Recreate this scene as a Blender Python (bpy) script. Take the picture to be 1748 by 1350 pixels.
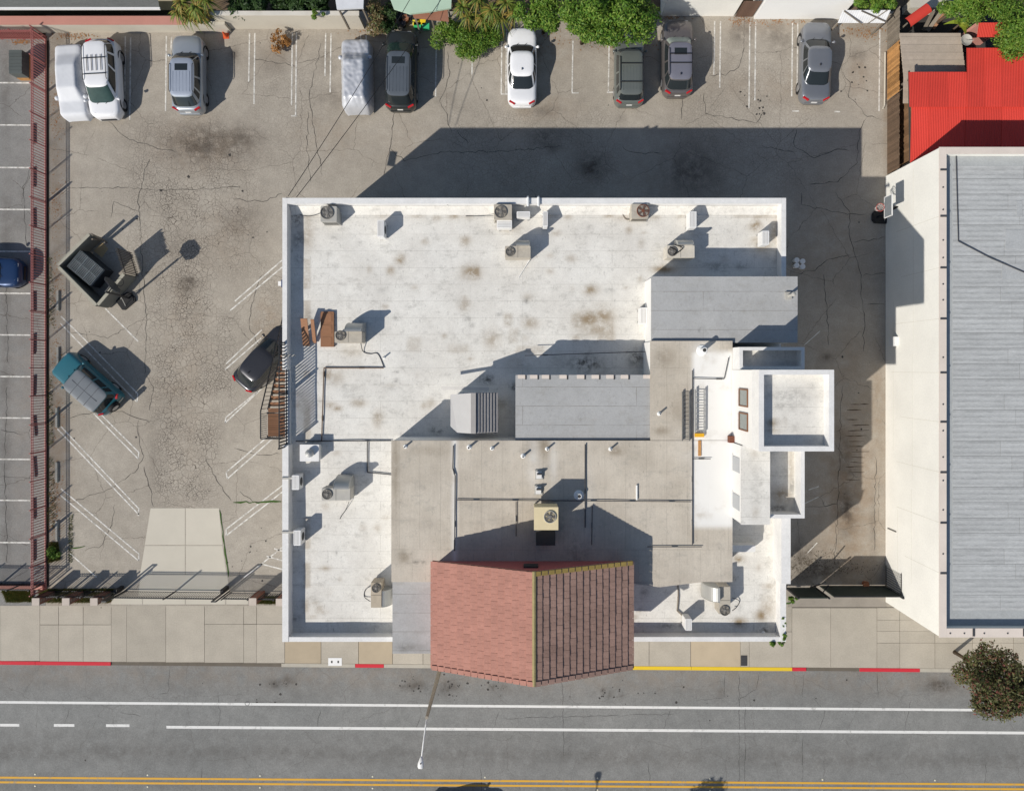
import bpy, math, random
import numpy as np
from mathutils import Vector, Matrix
R = math.radians
rnd = random.Random(7)
for o in list(bpy.data.objects): bpy.data.objects.remove(o)
SC = bpy.context.scene
COL = SC.collection

# ---------------------------------------------------------------- camera, sky, sun, exposure
CAM_H, F, NX, NY = 44.0, 1211.0, 892.0, 628.0      # drone height (m), focal length (photo px), nadir point (photo px)
cam = bpy.data.cameras.new('camera'); co = bpy.data.objects.new('camera', cam); COL.objects.link(co)
co.location = (0, 0, CAM_H); co.rotation_euler = (0, 0, 0)
cam.sensor_width = 36; cam.lens = 36*F/1748; cam.clip_end = 500
cam.shift_x = (874-NX)/1748; cam.shift_y = -(675-NY)/1748
SC.camera = co
SUNV = Vector((1.025, 0.844, -1.0))                 # travel direction of the light
W = bpy.data.worlds.new('World'); SC.world = W; W.use_nodes = True
nt = W.node_tree; bg = nt.nodes['Background']
sky = nt.nodes.new('ShaderNodeTexSky'); sky.sky_type = 'NISHITA'; sky.sun_disc = False
sky.sun_elevation = math.atan(1/math.hypot(SUNV.x, SUNV.y)); sky.sun_rotation = math.atan2(-SUNV.x, -SUNV.y)
sky.air_density = 1.0; sky.dust_density = .6
nt.links.new(sky.outputs[0], bg.inputs[0]); bg.inputs[1].default_value = .092
sl = bpy.data.lights.new('sun', 'SUN'); sl.energy = 4.6; sl.angle = R(.55); sl.color = (1, .95, .87)
so = bpy.data.objects.new('sun', sl); COL.objects.link(so); so.rotation_euler = SUNV.to_track_quat('-Z', 'Y').to_euler()
so.location = (-40, -30, 40)
SC.view_settings.view_transform = 'Standard'; SC.view_settings.look = 'None'
SC.view_settings.exposure = 0.0; SC.view_settings.gamma = 1
SC.cycles.max_bounces = 6

# ---------------------------------------------------------------- helpers
def P(px, py, z=0.0):
    k = (CAM_H-z)/F
    return Vector(((px-NX)*k, -(py-NY)*k, z))
def X(px, z=0.0): return (px-NX)*(CAM_H-z)/F
def Y(py, z=0.0): return -(py-NY)*(CAM_H-z)/F
def lin(h):
    h = h.lstrip('#'); r = []
    for i in (0, 2, 4):
        c = int(h[i:i+2], 16)/255
        r.append(c/12.92 if c <= .04045 else ((c+.055)/1.055)**2.4)
    return tuple(r)
WL = {}                                             # world location of things whose parts are modelled in world space
class MB:
    def __init__(s): s.v = []; s.f = []
    def quad(s, a, b, c, d):
        n = len(s.v); s.v += [tuple(a), tuple(b), tuple(c), tuple(d)]; s.f.append((n, n+1, n+2, n+3)); return s
    def poly(s, pts):
        n = len(s.v); s.v += [tuple(p) for p in pts]; s.f.append(tuple(range(n, n+len(pts)))); return s
    def box(s, x0, x1, y0, y1, z0, z1):
        x0, x1 = sorted((x0, x1)); y0, y1 = sorted((y0, y1)); z0, z1 = sorted((z0, z1))
        n = len(s.v)
        s.v += [(x0,y0,z0),(x1,y0,z0),(x1,y1,z0),(x0,y1,z0),(x0,y0,z1),(x1,y0,z1),(x1,y1,z1),(x0,y1,z1)]
        s.f += [tuple(n+i for i in q) for q in ((0,3,2,1),(4,5,6,7),(0,1,5,4),(1,2,6,5),(2,3,7,6),(3,0,4,7))]
        return s
    def prism(s, pts, z0, z1):
        ar = sum(pts[i][0]*pts[(i+1) % len(pts)][1]-pts[(i+1) % len(pts)][0]*pts[i][1] for i in range(len(pts)))
        if ar < 0: pts = pts[::-1]
        n = len(s.v); k = len(pts)
        s.v += [(p[0], p[1], z0) for p in pts]+[(p[0], p[1], z1) for p in pts]
        s.f.append(tuple(n+i for i in range(k-1, -1, -1))); s.f.append(tuple(n+k+i for i in range(k)))
        for i in range(k):
            j = (i+1) % k; s.f.append((n+i, n+j, n+k+j, n+k+i))
        return s
    def beam(s, a, b, w, h=None):                   # square bar from a to b
        a, b = Vector(a), Vector(b); h = h or w; d = (b-a).normalized()
        u = d.cross(Vector((0, 0, 1)))
        u = Vector((1, 0, 0)) if u.length < 1e-4 else u.normalized()
        w_ = u.cross(d).normalized(); n = len(s.v)
        for p in (a, b):
            for i, j in ((-1,-1),(1,-1),(1,1),(-1,1)): s.v.append(tuple(p+u*(i*w/2)+w_*(j*h/2)))
        s.f += [tuple(n+i for i in q) for q in ((0,1,2,3),(7,6,5,4),(0,4,5,1),(1,5,6,2),(2,6,7,3),(3,7,4,0))]
        return s
    def tube(s, pts, r, k=8, caps=True, r1=None):
        pts = [Vector(p) for p in pts]; n0 = len(s.v); m = len(pts)
        for i, p in enumerate(pts):
            d = (pts[min(i+1, m-1)]-pts[max(i-1, 0)]).normalized()
            u = d.cross(Vector((0, 0, 1)))
            u = Vector((1, 0, 0)) if u.length < 1e-3 else u.normalized()
            w_ = d.cross(u); rr = r if r1 is None else r+(r1-r)*i/(m-1)
            for j in range(k):
                t = 2*math.pi*j/k; s.v.append(tuple(p+u*(math.cos(t)*rr)+w_*(math.sin(t)*rr)))
        for i in range(m-1):
            for j in range(k):
                a = n0+i*k+j; b = n0+i*k+(j+1) % k; s.f.append((a, b, b+k, a+k))
        if caps:
            s.f.append(tuple(n0+j for j in range(k-1, -1, -1))); s.f.append(tuple(n0+(m-1)*k+j for j in range(k)))
        return s
    def lathe(s, c, prof, k=16):                    # prof [(r,z)...] about a vertical axis at c
        n0 = len(s.v); c = Vector(c)
        for r_, z_ in prof:
            for j in range(k):
                t = 2*math.pi*j/k; s.v.append((c.x+r_*math.cos(t), c.y+r_*math.sin(t), c.z+z_))
        for i in range(len(prof)-1):
            for j in range(k):
                a = n0+i*k+j; b = n0+i*k+(j+1) % k; s.f.append((a, b, b+k, a+k))
        s.f.append(tuple(n0+(len(prof)-1)*k+j for j in range(k)))
        return s
    def mesh(s, name, mat, smooth=False, off=(0, 0, 0)):
        me = bpy.data.meshes.new(name); ox, oy, oz = off
        me.from_pydata([(a-ox, b-oy, c-oz) for a, b, c in s.v], [], s.f); me.materials.append(mat)
        if smooth: me.polygons.foreach_set('use_smooth', [True]*len(me.polygons))
        me.update(); return me
    def build(s, name, mat, parent=None, smooth=False, local=False):
        off = (0, 0, 0) if (parent is None or local) else WL.get(parent.name, (0, 0, 0))
        o = bpy.data.objects.new(name, s.mesh(name, mat, smooth, off)); COL.objects.link(o)
        if parent is not None:
            o.parent = parent
            if not local: WL[o.name] = off
        return o
def tag(o, label=None, cat=None, group=None, kind=None):
    if label: o['label'] = label
    if cat: o['category'] = cat
    if group: o['group'] = group
    if kind: o['kind'] = kind
    return o
def thing(name, label, cat, loc=(0, 0, 0), rz=0, group=None):
    o = bpy.data.objects.new(name, None); COL.objects.link(o); o.location = loc; o.rotation_euler = (0, 0, rz)
    o.empty_display_size = .2
    if rz == 0: WL[o.name] = tuple(loc)
    return tag(o, label, cat, group)
def inst(name, me, parent, loc, rot=(0, 0, 0), scale=None, local=False):   # a piece that shares its mesh; loc in world space
    o = bpy.data.objects.new(name, me); COL.objects.link(o); o.parent = parent
    off = (0, 0, 0) if (parent is None or local) else WL.get(parent.name, (0, 0, 0))
    o.location = Vector(loc)-Vector(off); o.rotation_euler = rot
    if scale: o.scale = scale
    return o

# ---------------------------------------------------------------- materials
MATS = {}
class NB:                                           # tiny node-building helper
    def __init__(s, name):
        s.m = bpy.data.materials.new(name); s.m.use_nodes = True; s.t = s.m.node_tree; s.b = s.t.nodes['Principled BSDF']
        s.pos = s.n('ShaderNodeNewGeometry').outputs['Position']
    def n(s, t, **kw):
        x = s.t.nodes.new(t)
        for k, v in kw.items(): setattr(x, k, v)
        return x
    def put(s, sock, v):
        if isinstance(v, (int, float)): sock.default_value = v
        elif isinstance(v, tuple): sock.default_value = (v+(1,))[:4] if len(sock.default_value) == 4 else v
        else: s.t.links.new(v, sock)
    def math(s, op, a, b=0.0, c=None, clamp=False):
        x = s.n('ShaderNodeMath', operation=op, use_clamp=clamp); s.put(x.inputs[0], a); s.put(x.inputs[1], b)
        if c is not None: s.put(x.inputs[2], c)
        return x.outputs[0]
    def noise(s, scale, detail=3, rough=.55, vec=None, dist=0.0):
        x = s.n('ShaderNodeTexNoise'); s.put(x.inputs['Vector'], vec if vec is not None else s.pos)
        x.inputs['Scale'].default_value = scale; x.inputs['Detail'].default_value = detail
        x.inputs['Roughness'].default_value = rough; x.inputs['Distortion'].default_value = dist
        return x.outputs[0]
    def ramp(s, v, lo, hi, a=0.0, b=1.0):           # smooth map range, clamped
        x = s.n('ShaderNodeMapRange', interpolation_type='SMOOTHSTEP'); s.put(x.inputs[0], v)
        for i, q in enumerate((lo, hi, a, b)): s.put(x.inputs[i+1], q)
        return x.outputs[0]
    def mix(s, f, a, b, mode='MIX'):
        x = s.n('ShaderNodeMix', data_type='RGBA', blend_type=mode); s.put(x.inputs[0], f); s.put(x.inputs[6], a); s.put(x.inputs[7], b)
        return x.outputs[2]
    def scaled(s, v, sc):
        x = s.n('ShaderNodeMapping'); s.put(x.inputs[0], v); x.inputs['Scale'].default_value = sc; return x.outputs[0]
    def grey(s, v):
        x = s.n('ShaderNodeCombineColor')
        for i in range(3): s.put(x.inputs[i], v)
        return x.outputs[0]
    def bump(s, h, strength, dist=.02):
        x = s.n('ShaderNodeBump'); x.inputs['Strength'].default_value = strength; x.inputs['Distance'].default_value = dist
        s.put(x.inputs['Height'], h); s.put(s.b.inputs['Normal'], x.outputs[0])
    def attr(s, name='wear'):
        x = s.n('ShaderNodeAttribute', attribute_name=name); y = s.n('ShaderNodeSeparateColor'); s.t.links.new(x.outputs['Color'], y.inputs[0])
        return y.outputs
    def done(s, col, rough=.8, spec=.3, metal=0.0):
        s.put(s.b.inputs['Base Color'], col); s.put(s.b.inputs['Roughness'], rough)
        s.b.inputs['Specular IOR Level'].default_value = spec; s.b.inputs['Metallic'].default_value = metal
        return s.m
def mat(key, rgb, rough=.8, var=.18, scale=1.5, fine=.12, fscale=45, bump=0, spec=.3, metal=0.0, rand=0.0, coat=0.0, stretch=None):
    if key in MATS: return MATS[key]
    if isinstance(rgb, str): rgb = lin(rgb)
    b = NB(key); vec = b.scaled(b.pos, stretch) if stretch else b.pos
    k = b.math('MULTIPLY_ADD', b.noise(scale, 5, .6, vec), 2*var, 1-var)
    k2 = b.math('MULTIPLY_ADD', b.noise(fscale, 2, .6, vec), 2*fine, 1-fine)
    k = b.math('MULTIPLY', k, k2)
    if rand:
        oi = b.n('ShaderNodeObjectInfo').outputs['Random']; k = b.math('MULTIPLY', k, b.math('MULTIPLY_ADD', oi, 2*rand, 1-rand))
    col = b.mix(1.0, rgb, b.grey(k), 'MULTIPLY')
    if bump: b.bump(b.noise(fscale, 3, .6, vec), bump)
    m = b.done(col, rough, spec, metal)
    if coat: b.b.inputs['Coat Weight'].default_value = coat; b.b.inputs['Coat Roughness'].default_value = .08
    MATS[key] = m; return m
def paint(key, rgb, metal=.0, rough=.32):           # car paint: fine dust, clear coat
    return mat(key, rgb, rough=rough, var=.05, scale=3, fine=.04, fscale=150, spec=.45, metal=metal, coat=.35)

def asphalt(key, c1, c2, crack=1.0, tint=None, alligator=1.0):
    b = NB(key); at = b.attr()
    big = b.noise(.22, 5, .6); mid = b.noise(1.6, 5, .65); fine = b.noise(38, 2, .75); grit = b.noise(11, 4, .75)
    col = b.mix(b.ramp(big, .32, .68), c1, c2)
    k = b.math('MULTIPLY_ADD', mid, .5, .75)
    k = b.math('MULTIPLY', k, b.math('MULTIPLY_ADD', fine, .9, .55)); k = b.math('MULTIPLY', k, b.math('MULTIPLY_ADD', grit, .8, .6))
    col = b.mix(1.0, col, b.grey(k), 'MULTIPLY')
    # brown dirt (blue channel) and oil stains (red channel)
    dirt = b.math('MULTIPLY', at[2], b.ramp(b.noise(1.1, 6, .7), .25, .7), clamp=True)
    col = b.mix(dirt, col, (.25, .175, .11) if tint is None else tint)
    st = b.math('MULTIPLY', at[0], b.ramp(b.noise(1.5, 7, .75), .25, .62), clamp=True)
    col = b.mix(st, col, (.060, .046, .036))
    # cracks: warped cells, fine ones only in the alligatored zone (green channel)
    w = b.n('ShaderNodeTexNoise'); b.put(w.inputs['Vector'], b.pos); w.inputs['Scale'].default_value = 2.4; w.inputs['Detail'].default_value = 6
    sub = b.n('ShaderNodeVectorMath', operation='MULTIPLY_ADD'); b.put(sub.inputs[0], w.outputs[1]); sub.inputs[1].default_value = (.42, .42, 0); b.put(sub.inputs[2], b.pos)
    def vor(sc, lo, hi):
        v = b.n('ShaderNodeTexVoronoi', feature='DISTANCE_TO_EDGE', voronoi_dimensions='2D'); b.put(v.inputs['Vector'], sub.outputs[0]); v.inputs['Scale'].default_value = sc
        return b.ramp(v.outputs['Distance'], lo, hi, 1.0, 0.0)
    fine_c = b.math('MULTIPLY', vor(3.1, .010, .055), b.math('MULTIPLY', at[1], b.ramp(b.noise(.8, 5, .75), .34, .62)))
    fine_d = b.math('MULTIPLY', vor(6.2, .014, .085), b.math('MULTIPLY', at[1], b.ramp(b.noise(.6, 5, .75), .40, .60)))
    big_c = b.math('MULTIPLY', vor(.30, .0012, .0062), b.ramp(b.noise(.35, 3), .36, .5))
    ck = b.math('MAXIMUM', b.math('MULTIPLY', b.math('MAXIMUM', fine_c, fine_d), (1.05*alligator)), b.math('MULTIPLY', big_c, .6*crack), clamp=True)
    col = b.mix(ck, col, (.066, .053, .042))
    h = b.math('SUBTRACT', b.math('MULTIPLY_ADD', fine, .5, b.math('MULTIPLY', grit, .5)), b.math('MULTIPLY', ck, .8))
    b.bump(h, .5, .012)
    MATS[key] = b.done(col, .9, .22); return MATS[key]

def roofing(key, c1, c2, seam=(6.0, .86), seam_k=.12, stain='#857050', streak=None, stain_a=.95):
    b = NB(key); at = b.attr()
    col = b.mix(b.ramp(b.noise(.5, 5, .65), .3, .7), c1, c2)
    v = b.scaled(b.pos, streak) if streak else b.pos
    k = b.math('MULTIPLY_ADD', b.noise(2.6, 7, .8, v), .38, .81); k = b.math('MULTIPLY', k, b.math('MULTIPLY_ADD', b.noise(13, 5, .8), .5, .75))
    col = b.mix(1.0, col, b.grey(k), 'MULTIPLY')
    dirt = b.ramp(b.noise(1.3, 7, .75, b.scaled(b.pos, (1, 1.6, 1))), .5, .72, 0, .4); col = b.mix(dirt, col, lin('#8d8a82'))
    sp = b.ramp(b.noise(5, 6, .8, b.scaled(b.pos, (1.6, .6, 1))), .56, .72, 0, .5); col = b.mix(sp, col, lin('#6b6963'))
    br = b.n('ShaderNodeTexBrick'); b.put(br.inputs['Vector'], b.pos); br.inputs['Scale'].default_value = 1
    br.inputs['Brick Width'].default_value = seam[0]; br.inputs['Row Height'].default_value = seam[1]; br.inputs['Mortar Size'].default_value = .018
    br.inputs['Mortar Smooth'].default_value = .6; br.offset = .37; br.squash = 1
    sk = b.math('MULTIPLY', br.outputs['Fac'], b.ramp(b.noise(.9, 4), .3, .6, .25*seam_k*4, seam_k*4), clamp=True)
    col = b.mix(sk, col, lin('#6c675d'))
    st = b.math('MULTIPLY', at[0], b.ramp(b.noise(2.4, 7, .78), .26, .56, 0, stain_a), clamp=True); col = b.mix(st, col, lin(stain))
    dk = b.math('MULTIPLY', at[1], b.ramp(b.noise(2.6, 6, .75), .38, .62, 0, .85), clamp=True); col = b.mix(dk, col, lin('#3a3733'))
    col = b.mix(b.math('MULTIPLY', at[2], b.ramp(b.noise(1.2, 5), .1, .5)), col, (.76, .745, .71))
    b.bump(b.math('ADD', b.noise(38, 3, .7), b.math('MULTIPLY', br.outputs['Fac'], 1.0)), .28, .012)
    MATS[key] = b.done(col, .75, .25); return MATS[key]

def worn(key, rgb, under, amount=.5, scale=6):      # paint worn through to what lies below
    b = NB(key); f = b.ramp(b.noise(scale, 6, .75), amount-.12, amount+.12)
    k = b.math('MULTIPLY_ADD', b.noise(60, 2), .3, .85)
    MATS[key] = b.done(b.mix(1.0, b.mix(f, under, rgb), b.grey(k), 'MULTIPLY'), .8, .25); return MATS[key]

def leafmat(key, a, bcol, c=None, thr=.55):
    b = NB(key); at = b.attr('leaf')
    col = b.mix(at[0], a, bcol)
    if c: col = b.mix(b.ramp(at[1], thr, thr+.2), col, c)
    m = b.done(col, .55, .3)
    tr = b.n('ShaderNodeBsdfTranslucent'); b.put(tr.inputs[0], col); mx = b.n('ShaderNodeMixShader'); mx.inputs[0].default_value = .28
    out = [x for x in b.t.nodes if x.type == 'OUTPUT_MATERIAL'][0]
    b.t.links.new(b.b.outputs[0], mx.inputs[1]); b.t.links.new(tr.outputs[0], mx.inputs[2]); b.t.links.new(mx.outputs[0], out.inputs[0])
    MATS[key] = m; return m

A_LOT = asphalt('lot_asphalt', (.322, .287, .239), (.382, .344, .290))
A_LOT2 = asphalt('neighbour_asphalt', (.205, .2, .19), (.25, .242, .226), crack=1.2)
A_ROAD = asphalt('road_asphalt', (.20, .201, .192), (.232, .231, .219), crack=.55, alligator=.4)
M_DECK = roofing('white_roof_coating', (.64, .615, .565), (.72, .70, .65), seam=(7.5, .88), seam_k=.065)
M_BEIGE = roofing('beige_cap_sheet', (.45, .40, .33), (.55, .495, .415), seam=(1.02, 9.0), seam_k=.06, stain='#6f604a', streak=(4.2, .22, 1))
M_GREYROOF = roofing('grey_cap_sheet', (.36, .36, .355), (.40, .40, .395), seam=(9, .95), seam_k=.16, stain='#6f6a62', stain_a=.5)
M_STUCCO = mat('white_stucco', (.74, .725, .695), .85, .12, .8, .09, 12, bump=.3)
M_PARAPET = mat('parapet_paint', (.70, .69, .67), .8, .16, 2.0, .12, 12, bump=.25)
M_CREAM = mat('cream_stucco', (.79, .772, .715), .85, .14, .45, .08, 10, bump=.25)
M_CONC = mat('concrete', (.41, .368, .302), .85, .2, .8, .16, 12, bump=.3, rand=.08)
M_CONC2 = mat('pale_concrete', (.53, .49, .41), .85, .1, .7, .07, 50, bump=.25, rand=.04)
M_KERB = mat('kerb_concrete', (.42, .385, .32), .85, .18, 2.5, .1, 40, bump=.3)
M_REDK = worn('red_kerb_paint', (.55, .03, .045), (.40, .24, .2), .30, 5)
M_YELK = worn('yellow_kerb_paint', (.70, .48, .03), (.5, .42, .2), .33, 4)
M_WHITEL = worn('white_line_paint', (.70, .68, .63), (.37, .345, .305), .47, 4)
M_ROADL = worn('road_line_paint', (.70, .69, .66), (.36, .35, .33), .36, 3)
M_YELL = worn('yellow_line_paint', (.66, .36, .045), (.3, .25, .18), .36, 3)
M_SOIL = mat('soil', (.16, .115, .075), .95, .35, 2, .3, 30, bump=.6)
M_BLACKMET = mat('black_metal', (.018, .019, .022), .5, .2, 4, .1, 60, spec=.4)
M_PINK = mat('pink_painted_steel', (.36, .13, .12), .6, .2, 3, .1, 60)
M_PINKWALL = mat('pink_block_wall', (.50, .24, .195), .85, .12, 1.2, .1, 30, bump=.3)
M_WALLTAN = mat('tan_wall', (.50, .46, .385), .85, .12, .7, .08, 30, bump=.3)
M_BRICK = mat('red_brick', (.27, .115, .075), .85, .25, 5, .2, 40, bump=.4)
M_CAP = mat('pillar_cap', (.50, .43, .37), .85, .15, 4, .1, 40)
M_GALV = mat('galvanised_steel', (.42, .42, .40), .42, .12, 2.5, .08, 40, spec=.5, metal=.45)
M_UNIT = mat('unit_beige_paint', (.43, .39, .325), .6, .28, 3, .14, 16)
M_UNITW = mat('unit_white_paint', (.74, .73, .71), .5, .08, 3, .06, 40)
M_UNITG = mat('unit_grey_paint', (.40, .385, .35), .6, .16, 3, .08, 40)
M_FAN = mat('fan_dark', (.05, .048, .045), .5, .2, 8, .1, 60)
M_FANR = mat('fan_ring_grey', (.16, .15, .135), .5, .2, 8, .1, 60)
M_FANL = mat('fan_blade_metal', (.185, .175, .16), .5, .2, 8, .1, 60)
M_RUST = mat('rust', (.16, .06, .035), .85, .35, 6, .2, 50, bump=.4)
M_PVC = mat('white_pipe', (.78, .78, .76), .5, .08, 5, .05, 60)
M_PIPE = mat('dark_conduit', (.06, .06, .065), .6, .25, 3, .15, 60)
M_TYRE = mat('tyre_rubber', (.015, .015, .016), .8, .2, 8, .1, 60)
M_RIM = mat('alloy_rim', (.45, .45, .46), .35, .1, 8, .1, 60, metal=.7)
M_GLASS = mat('tinted_glass', (.02, .025, .027), .06, .1, 3, .02, 60, spec=.55)
M_GLASSG = mat('green_glass', (.035, .065, .055), .06, .35, 5, .02, 60, spec=.6)
M_LAMP = mat('lamp_clear', (.55, .56, .57), .15, .1, 8, .05, 60, spec=.6)
M_TAIL = mat('tail_lamp_red', (.45, .012, .016), .2, .1, 8, .05, 60, spec=.5)
M_BLKPL = mat('black_plastic', (.02, .02, .021), .55, .15, 6, .1, 60)
M_TEALROOF = mat('chalky_grey_paint', (.15, .165, .18), .5, .12, 3, .06, 80)
M_TILE = mat('clay_tile', (.385, .185, .142), .8, .24, 1.2, .18, 14, bump=.35, rand=.045)
M_TILE2 = mat('weathered_clay_tile', (.30, .19, .152), .85, .42, .8, .25, 12, bump=.4, rand=.06)
M_REDWALL = mat('dark_red_wall', (.44, .13, .12), .8, .12, 1.5, .1, 30)
M_WOOD = mat('brown_wood', (.28, .14, .075), .75, .25, 5, .15, 50, bump=.3, rand=.12, stretch=(1, 6, 1))
M_WOODG = mat('grey_wood', (.20, .17, .135), .85, .3, 4, .2, 50, bump=.35, rand=.22)
M_WOODO = mat('orange_wood', (.38, .195, .07), .75, .4, 3, .25, 16, bump=.3, rand=.35)
M_REDMET = mat('red_sheet_metal', (.56, .052, .036), .5, .16, .5, .1, 12, rand=.12)
M_TANROOF = mat('tan_shingle', (.40, .335, .27), .9, .2, 3, .2, 25, bump=.4, rand=.07)
def rollroof():
    b = NB('blue_grey_roll_roofing'); k = b.math('MULTIPLY_ADD', b.noise(1.1, 5, .65, b.scaled(b.pos, (.5, 2.2, 1))), .5, .76); k = b.math('MULTIPLY', k, b.math('MULTIPLY_ADD', b.noise(9, 4, .75, b.scaled(b.pos, (.6, 1.6, 1))), .6, .7))
    k = b.math('MULTIPLY', k, b.math('MULTIPLY_ADD', b.n('ShaderNodeObjectInfo').outputs['Random'], .09, .955))
    w = b.n('ShaderNodeTexWave', wave_type='BANDS', bands_direction='Y', wave_profile='SIN'); b.put(w.inputs['Vector'], b.pos); w.inputs['Scale'].default_value = 1.12; w.inputs['Distortion'].default_value = .25; w.inputs['Detail'].default_value = 2
    col = b.mix(1.0, (.42, .428, .424), b.grey(k), 'MULTIPLY')
    d = b.math('MULTIPLY', b.ramp(w.outputs['Fac'], .45, .95), b.ramp(b.noise(2.6, 6, .75, b.scaled(b.pos, (.5, 2.5, 1))), .36, .66, .04, .36)); col = b.mix(d, col, (.15, .155, .155))
    b.bump(w.outputs['Fac'], .25, .02); return b.done(col, .85, .25)
M_ROLL = rollroof()
M_TRIMTAN = mat('tan_trim', (.66, .58, .51), .8, .12, 1.5, .08, 30)
M_ROOFBORD = mat('border_roofing', (.37, .385, .385), .85, .16, 1.5, .16, 12)

# ---------------------------------------------------------------- ground, road, pavement
def gauss(px, py, blobs):
    r = np.zeros_like(px)
    for x, y, rx, ry, a in blobs: r = np.maximum(r, a*np.exp(-(((px-x)/rx)**2+((py-y)/ry)**2)))
    return r
def sstep(v, a, b): t = np.clip((v-a)/(b-a), 0, 1); return t*t*(3-2*t)
def inbox(px, py, x0, y0, x1, y1, s=12.0):
    return sstep(px, x0-s, x0+s)*(1-sstep(px, x1-s, x1+s))*sstep(py, y0-s, y0+s)*(1-sstep(py, y1-s, y1+s))
def sheet(name, x0, y0, x1, y1, z, res, fn, m, parent=None, lump=0.0):   # flat grid over a photo-pixel rectangle at height z, with a 'wear' attribute
    a, b = P(x0, y1, z), P(x1, y0, z)
    nx = max(2, int((b.x-a.x)/res)+1); ny = max(2, int((b.y-a.y)/res)+1)
    xs = np.linspace(a.x, b.x, nx); ys = np.linspace(a.y, b.y, ny); GX, GY = np.meshgrid(xs, ys)
    off = WL.get(parent.name, (0, 0, 0)) if parent is not None else (0, 0, 0)
    GZ = np.full_like(GX, z)
    if lump: GZ = GZ+lump*(np.sin(GX*1.7+np.sin(GY*.9)*2)*np.sin(GY*1.3+1.3*np.sin(GX*.7)))
    co_ = np.stack([GX-off[0], GY-off[1], GZ-off[2]], -1).reshape(-1, 3)
    i = np.arange(nx*ny).reshape(ny, nx); q = np.stack([i[:-1, :-1], i[:-1, 1:], i[1:, 1:], i[1:, :-1]], -1).reshape(-1, 4)
    me = bpy.data.meshes.new(name); me.vertices.add(nx*ny); me.vertices.foreach_set('co', co_.ravel())
    me.loops.add(q.size); me.loops.foreach_set('vertex_index', q.ravel().astype(np.int32)); me.polygons.add(len(q))
    me.polygons.foreach_set('loop_start', np.arange(0, q.size, 4, dtype=np.int32)); me.update(calc_edges=True)
    px = GX*F/(CAM_H-z)+NX; py = NY-GY*F/(CAM_H-z)
    c = np.zeros((ny, nx, 4)); c[..., 3] = 1
    if fn:
        for k, v in enumerate(fn(px, py)): c[..., k] = np.clip(v, 0, 1)
    at = me.color_attributes.new('wear', 'FLOAT_COLOR', 'POINT'); at.data.foreach_set('color', c.ravel())
    me.materials.append(m); o = bpy.data.objects.new(name, me); COL.objects.link(o)
    if parent is not None: o.parent = parent; WL[o.name] = off
    return o

g = MB().box(-160, 160, -160, 160, -1.2, -.22).build('ground', M_SOIL); tag(g, kind='structure')

LOT_ST = [(350, 245, 75, 38, .8), (410, 240, 40, 30, .75), (320, 485, 17, 16, .95), (296, 425, 30, 22, .35), (575, 165, 30, 22, .45), (560, 100, 14, 30, .4),
          (400, 95, 9, 14, .7), (1265, 60, 22, 22, .6), (1325, 60, 30, 24, .5), (1012, 285, 26, 22, .85), (1180, 290, 55, 42, .7), (930, 235, 30, 22, .5),
          (1008, 75, 22, 14, .55), (1465, 95, 14, 10, .6), (930, 190, 24, 12, .5), (1060, 200, 12, 14, .25), (940, 250, 20, 12, .5), (760, 165, 22, 18, .3),
          (265, 790, 16, 60, .3), (285, 720, 30, 60, .2), (410, 375, 45, 30, .35), (470, 105, 25, 20, .35), (1340, 70, 14, 30, .5), (1445, 870, 16, 40, .9),
          (1370, 960, 30, 40, .75), (1440, 775, 18, 50, .5), (1395, 975, 50, 16, .8), (1455, 805, 10, 8, .7), (1410, 610, 12, 8, .7), (1490, 905, 6, 60, .4)]
LOT_BR = [(315, 600, 46, 230, .28), (380, 400, 60, 60, .28), (1420, 420, 60, 120, .35), (560, 230, 60, 40, .3), (700, 250, 60, 40, .25), (1330, 150, 120, 30, .3), (1470, 55, 40, 12, .8), (1465, 130, 18, 40, .5), (1450, 850, 60, 200, .8), (1440, 620, 50, 60, .45), (1500, 700, 14, 120, .7), (340, 250, 80, 45, .55), (455, 550, 22, 40, .55), (100, 300, 18, 400, .5),
          (100, 800, 18, 250, .7), (780, 60, 120, 20, .5), (640, 60, 60, 15, .5), (930, 75, 70, 40, .5), (1080, 80, 70, 25, .5), (480, 80, 40, 28, .35), (1300, 45, 60, 10, .5), (930, 185, 60, 25, .4), (1513, 150, 6, 150, .7)]
def lot_fn(px, py):
    al = np.maximum(inbox(px, py, 262, 300, 372, 862, 22)*.95, inbox(px, py, 215, 205, 440, 470, 45)*.75)
    al = np.maximum(al, np.maximum(inbox(px, py, 250, 520, 400, 700, 25)*.9, inbox(px, py, 430, 110, 560, 320, 40)*.35))
    al = np.maximum(al, np.maximum(inbox(px, py, 760, 180, 1060, 330, 30)*.45, inbox(px, py, 1160, 100, 1400, 330, 30)*.4))
    al = np.maximum(al, inbox(px, py, 430, 430, 490, 620, 20)*.5)
    return gauss(px, py, LOT_ST), al, gauss(px, py, LOT_BR)
lot = sheet('parking_lot', 78, 20, 1535, 1036, 0, .13, lot_fn, A_LOT); tag(lot, kind='structure')
lot2 = sheet('neighbour_parking_lot', -170, 60, 77.6, 1036, -.004, .2, lambda px, py: (gauss(px, py, [(10, y, 10, 90, .5) for y in (150, 400, 520, 640, 760, 900)]+[(20, 380, 25, 12, .4)])*.8, px*0, gauss(px, py, [(40, 700, 30, 300, .2)])), A_LOT2)
tag(lot2, kind='structure')
KY = lambda x: 1134+14*x/1748                        # kerb line in the photo, as a function of x
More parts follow.
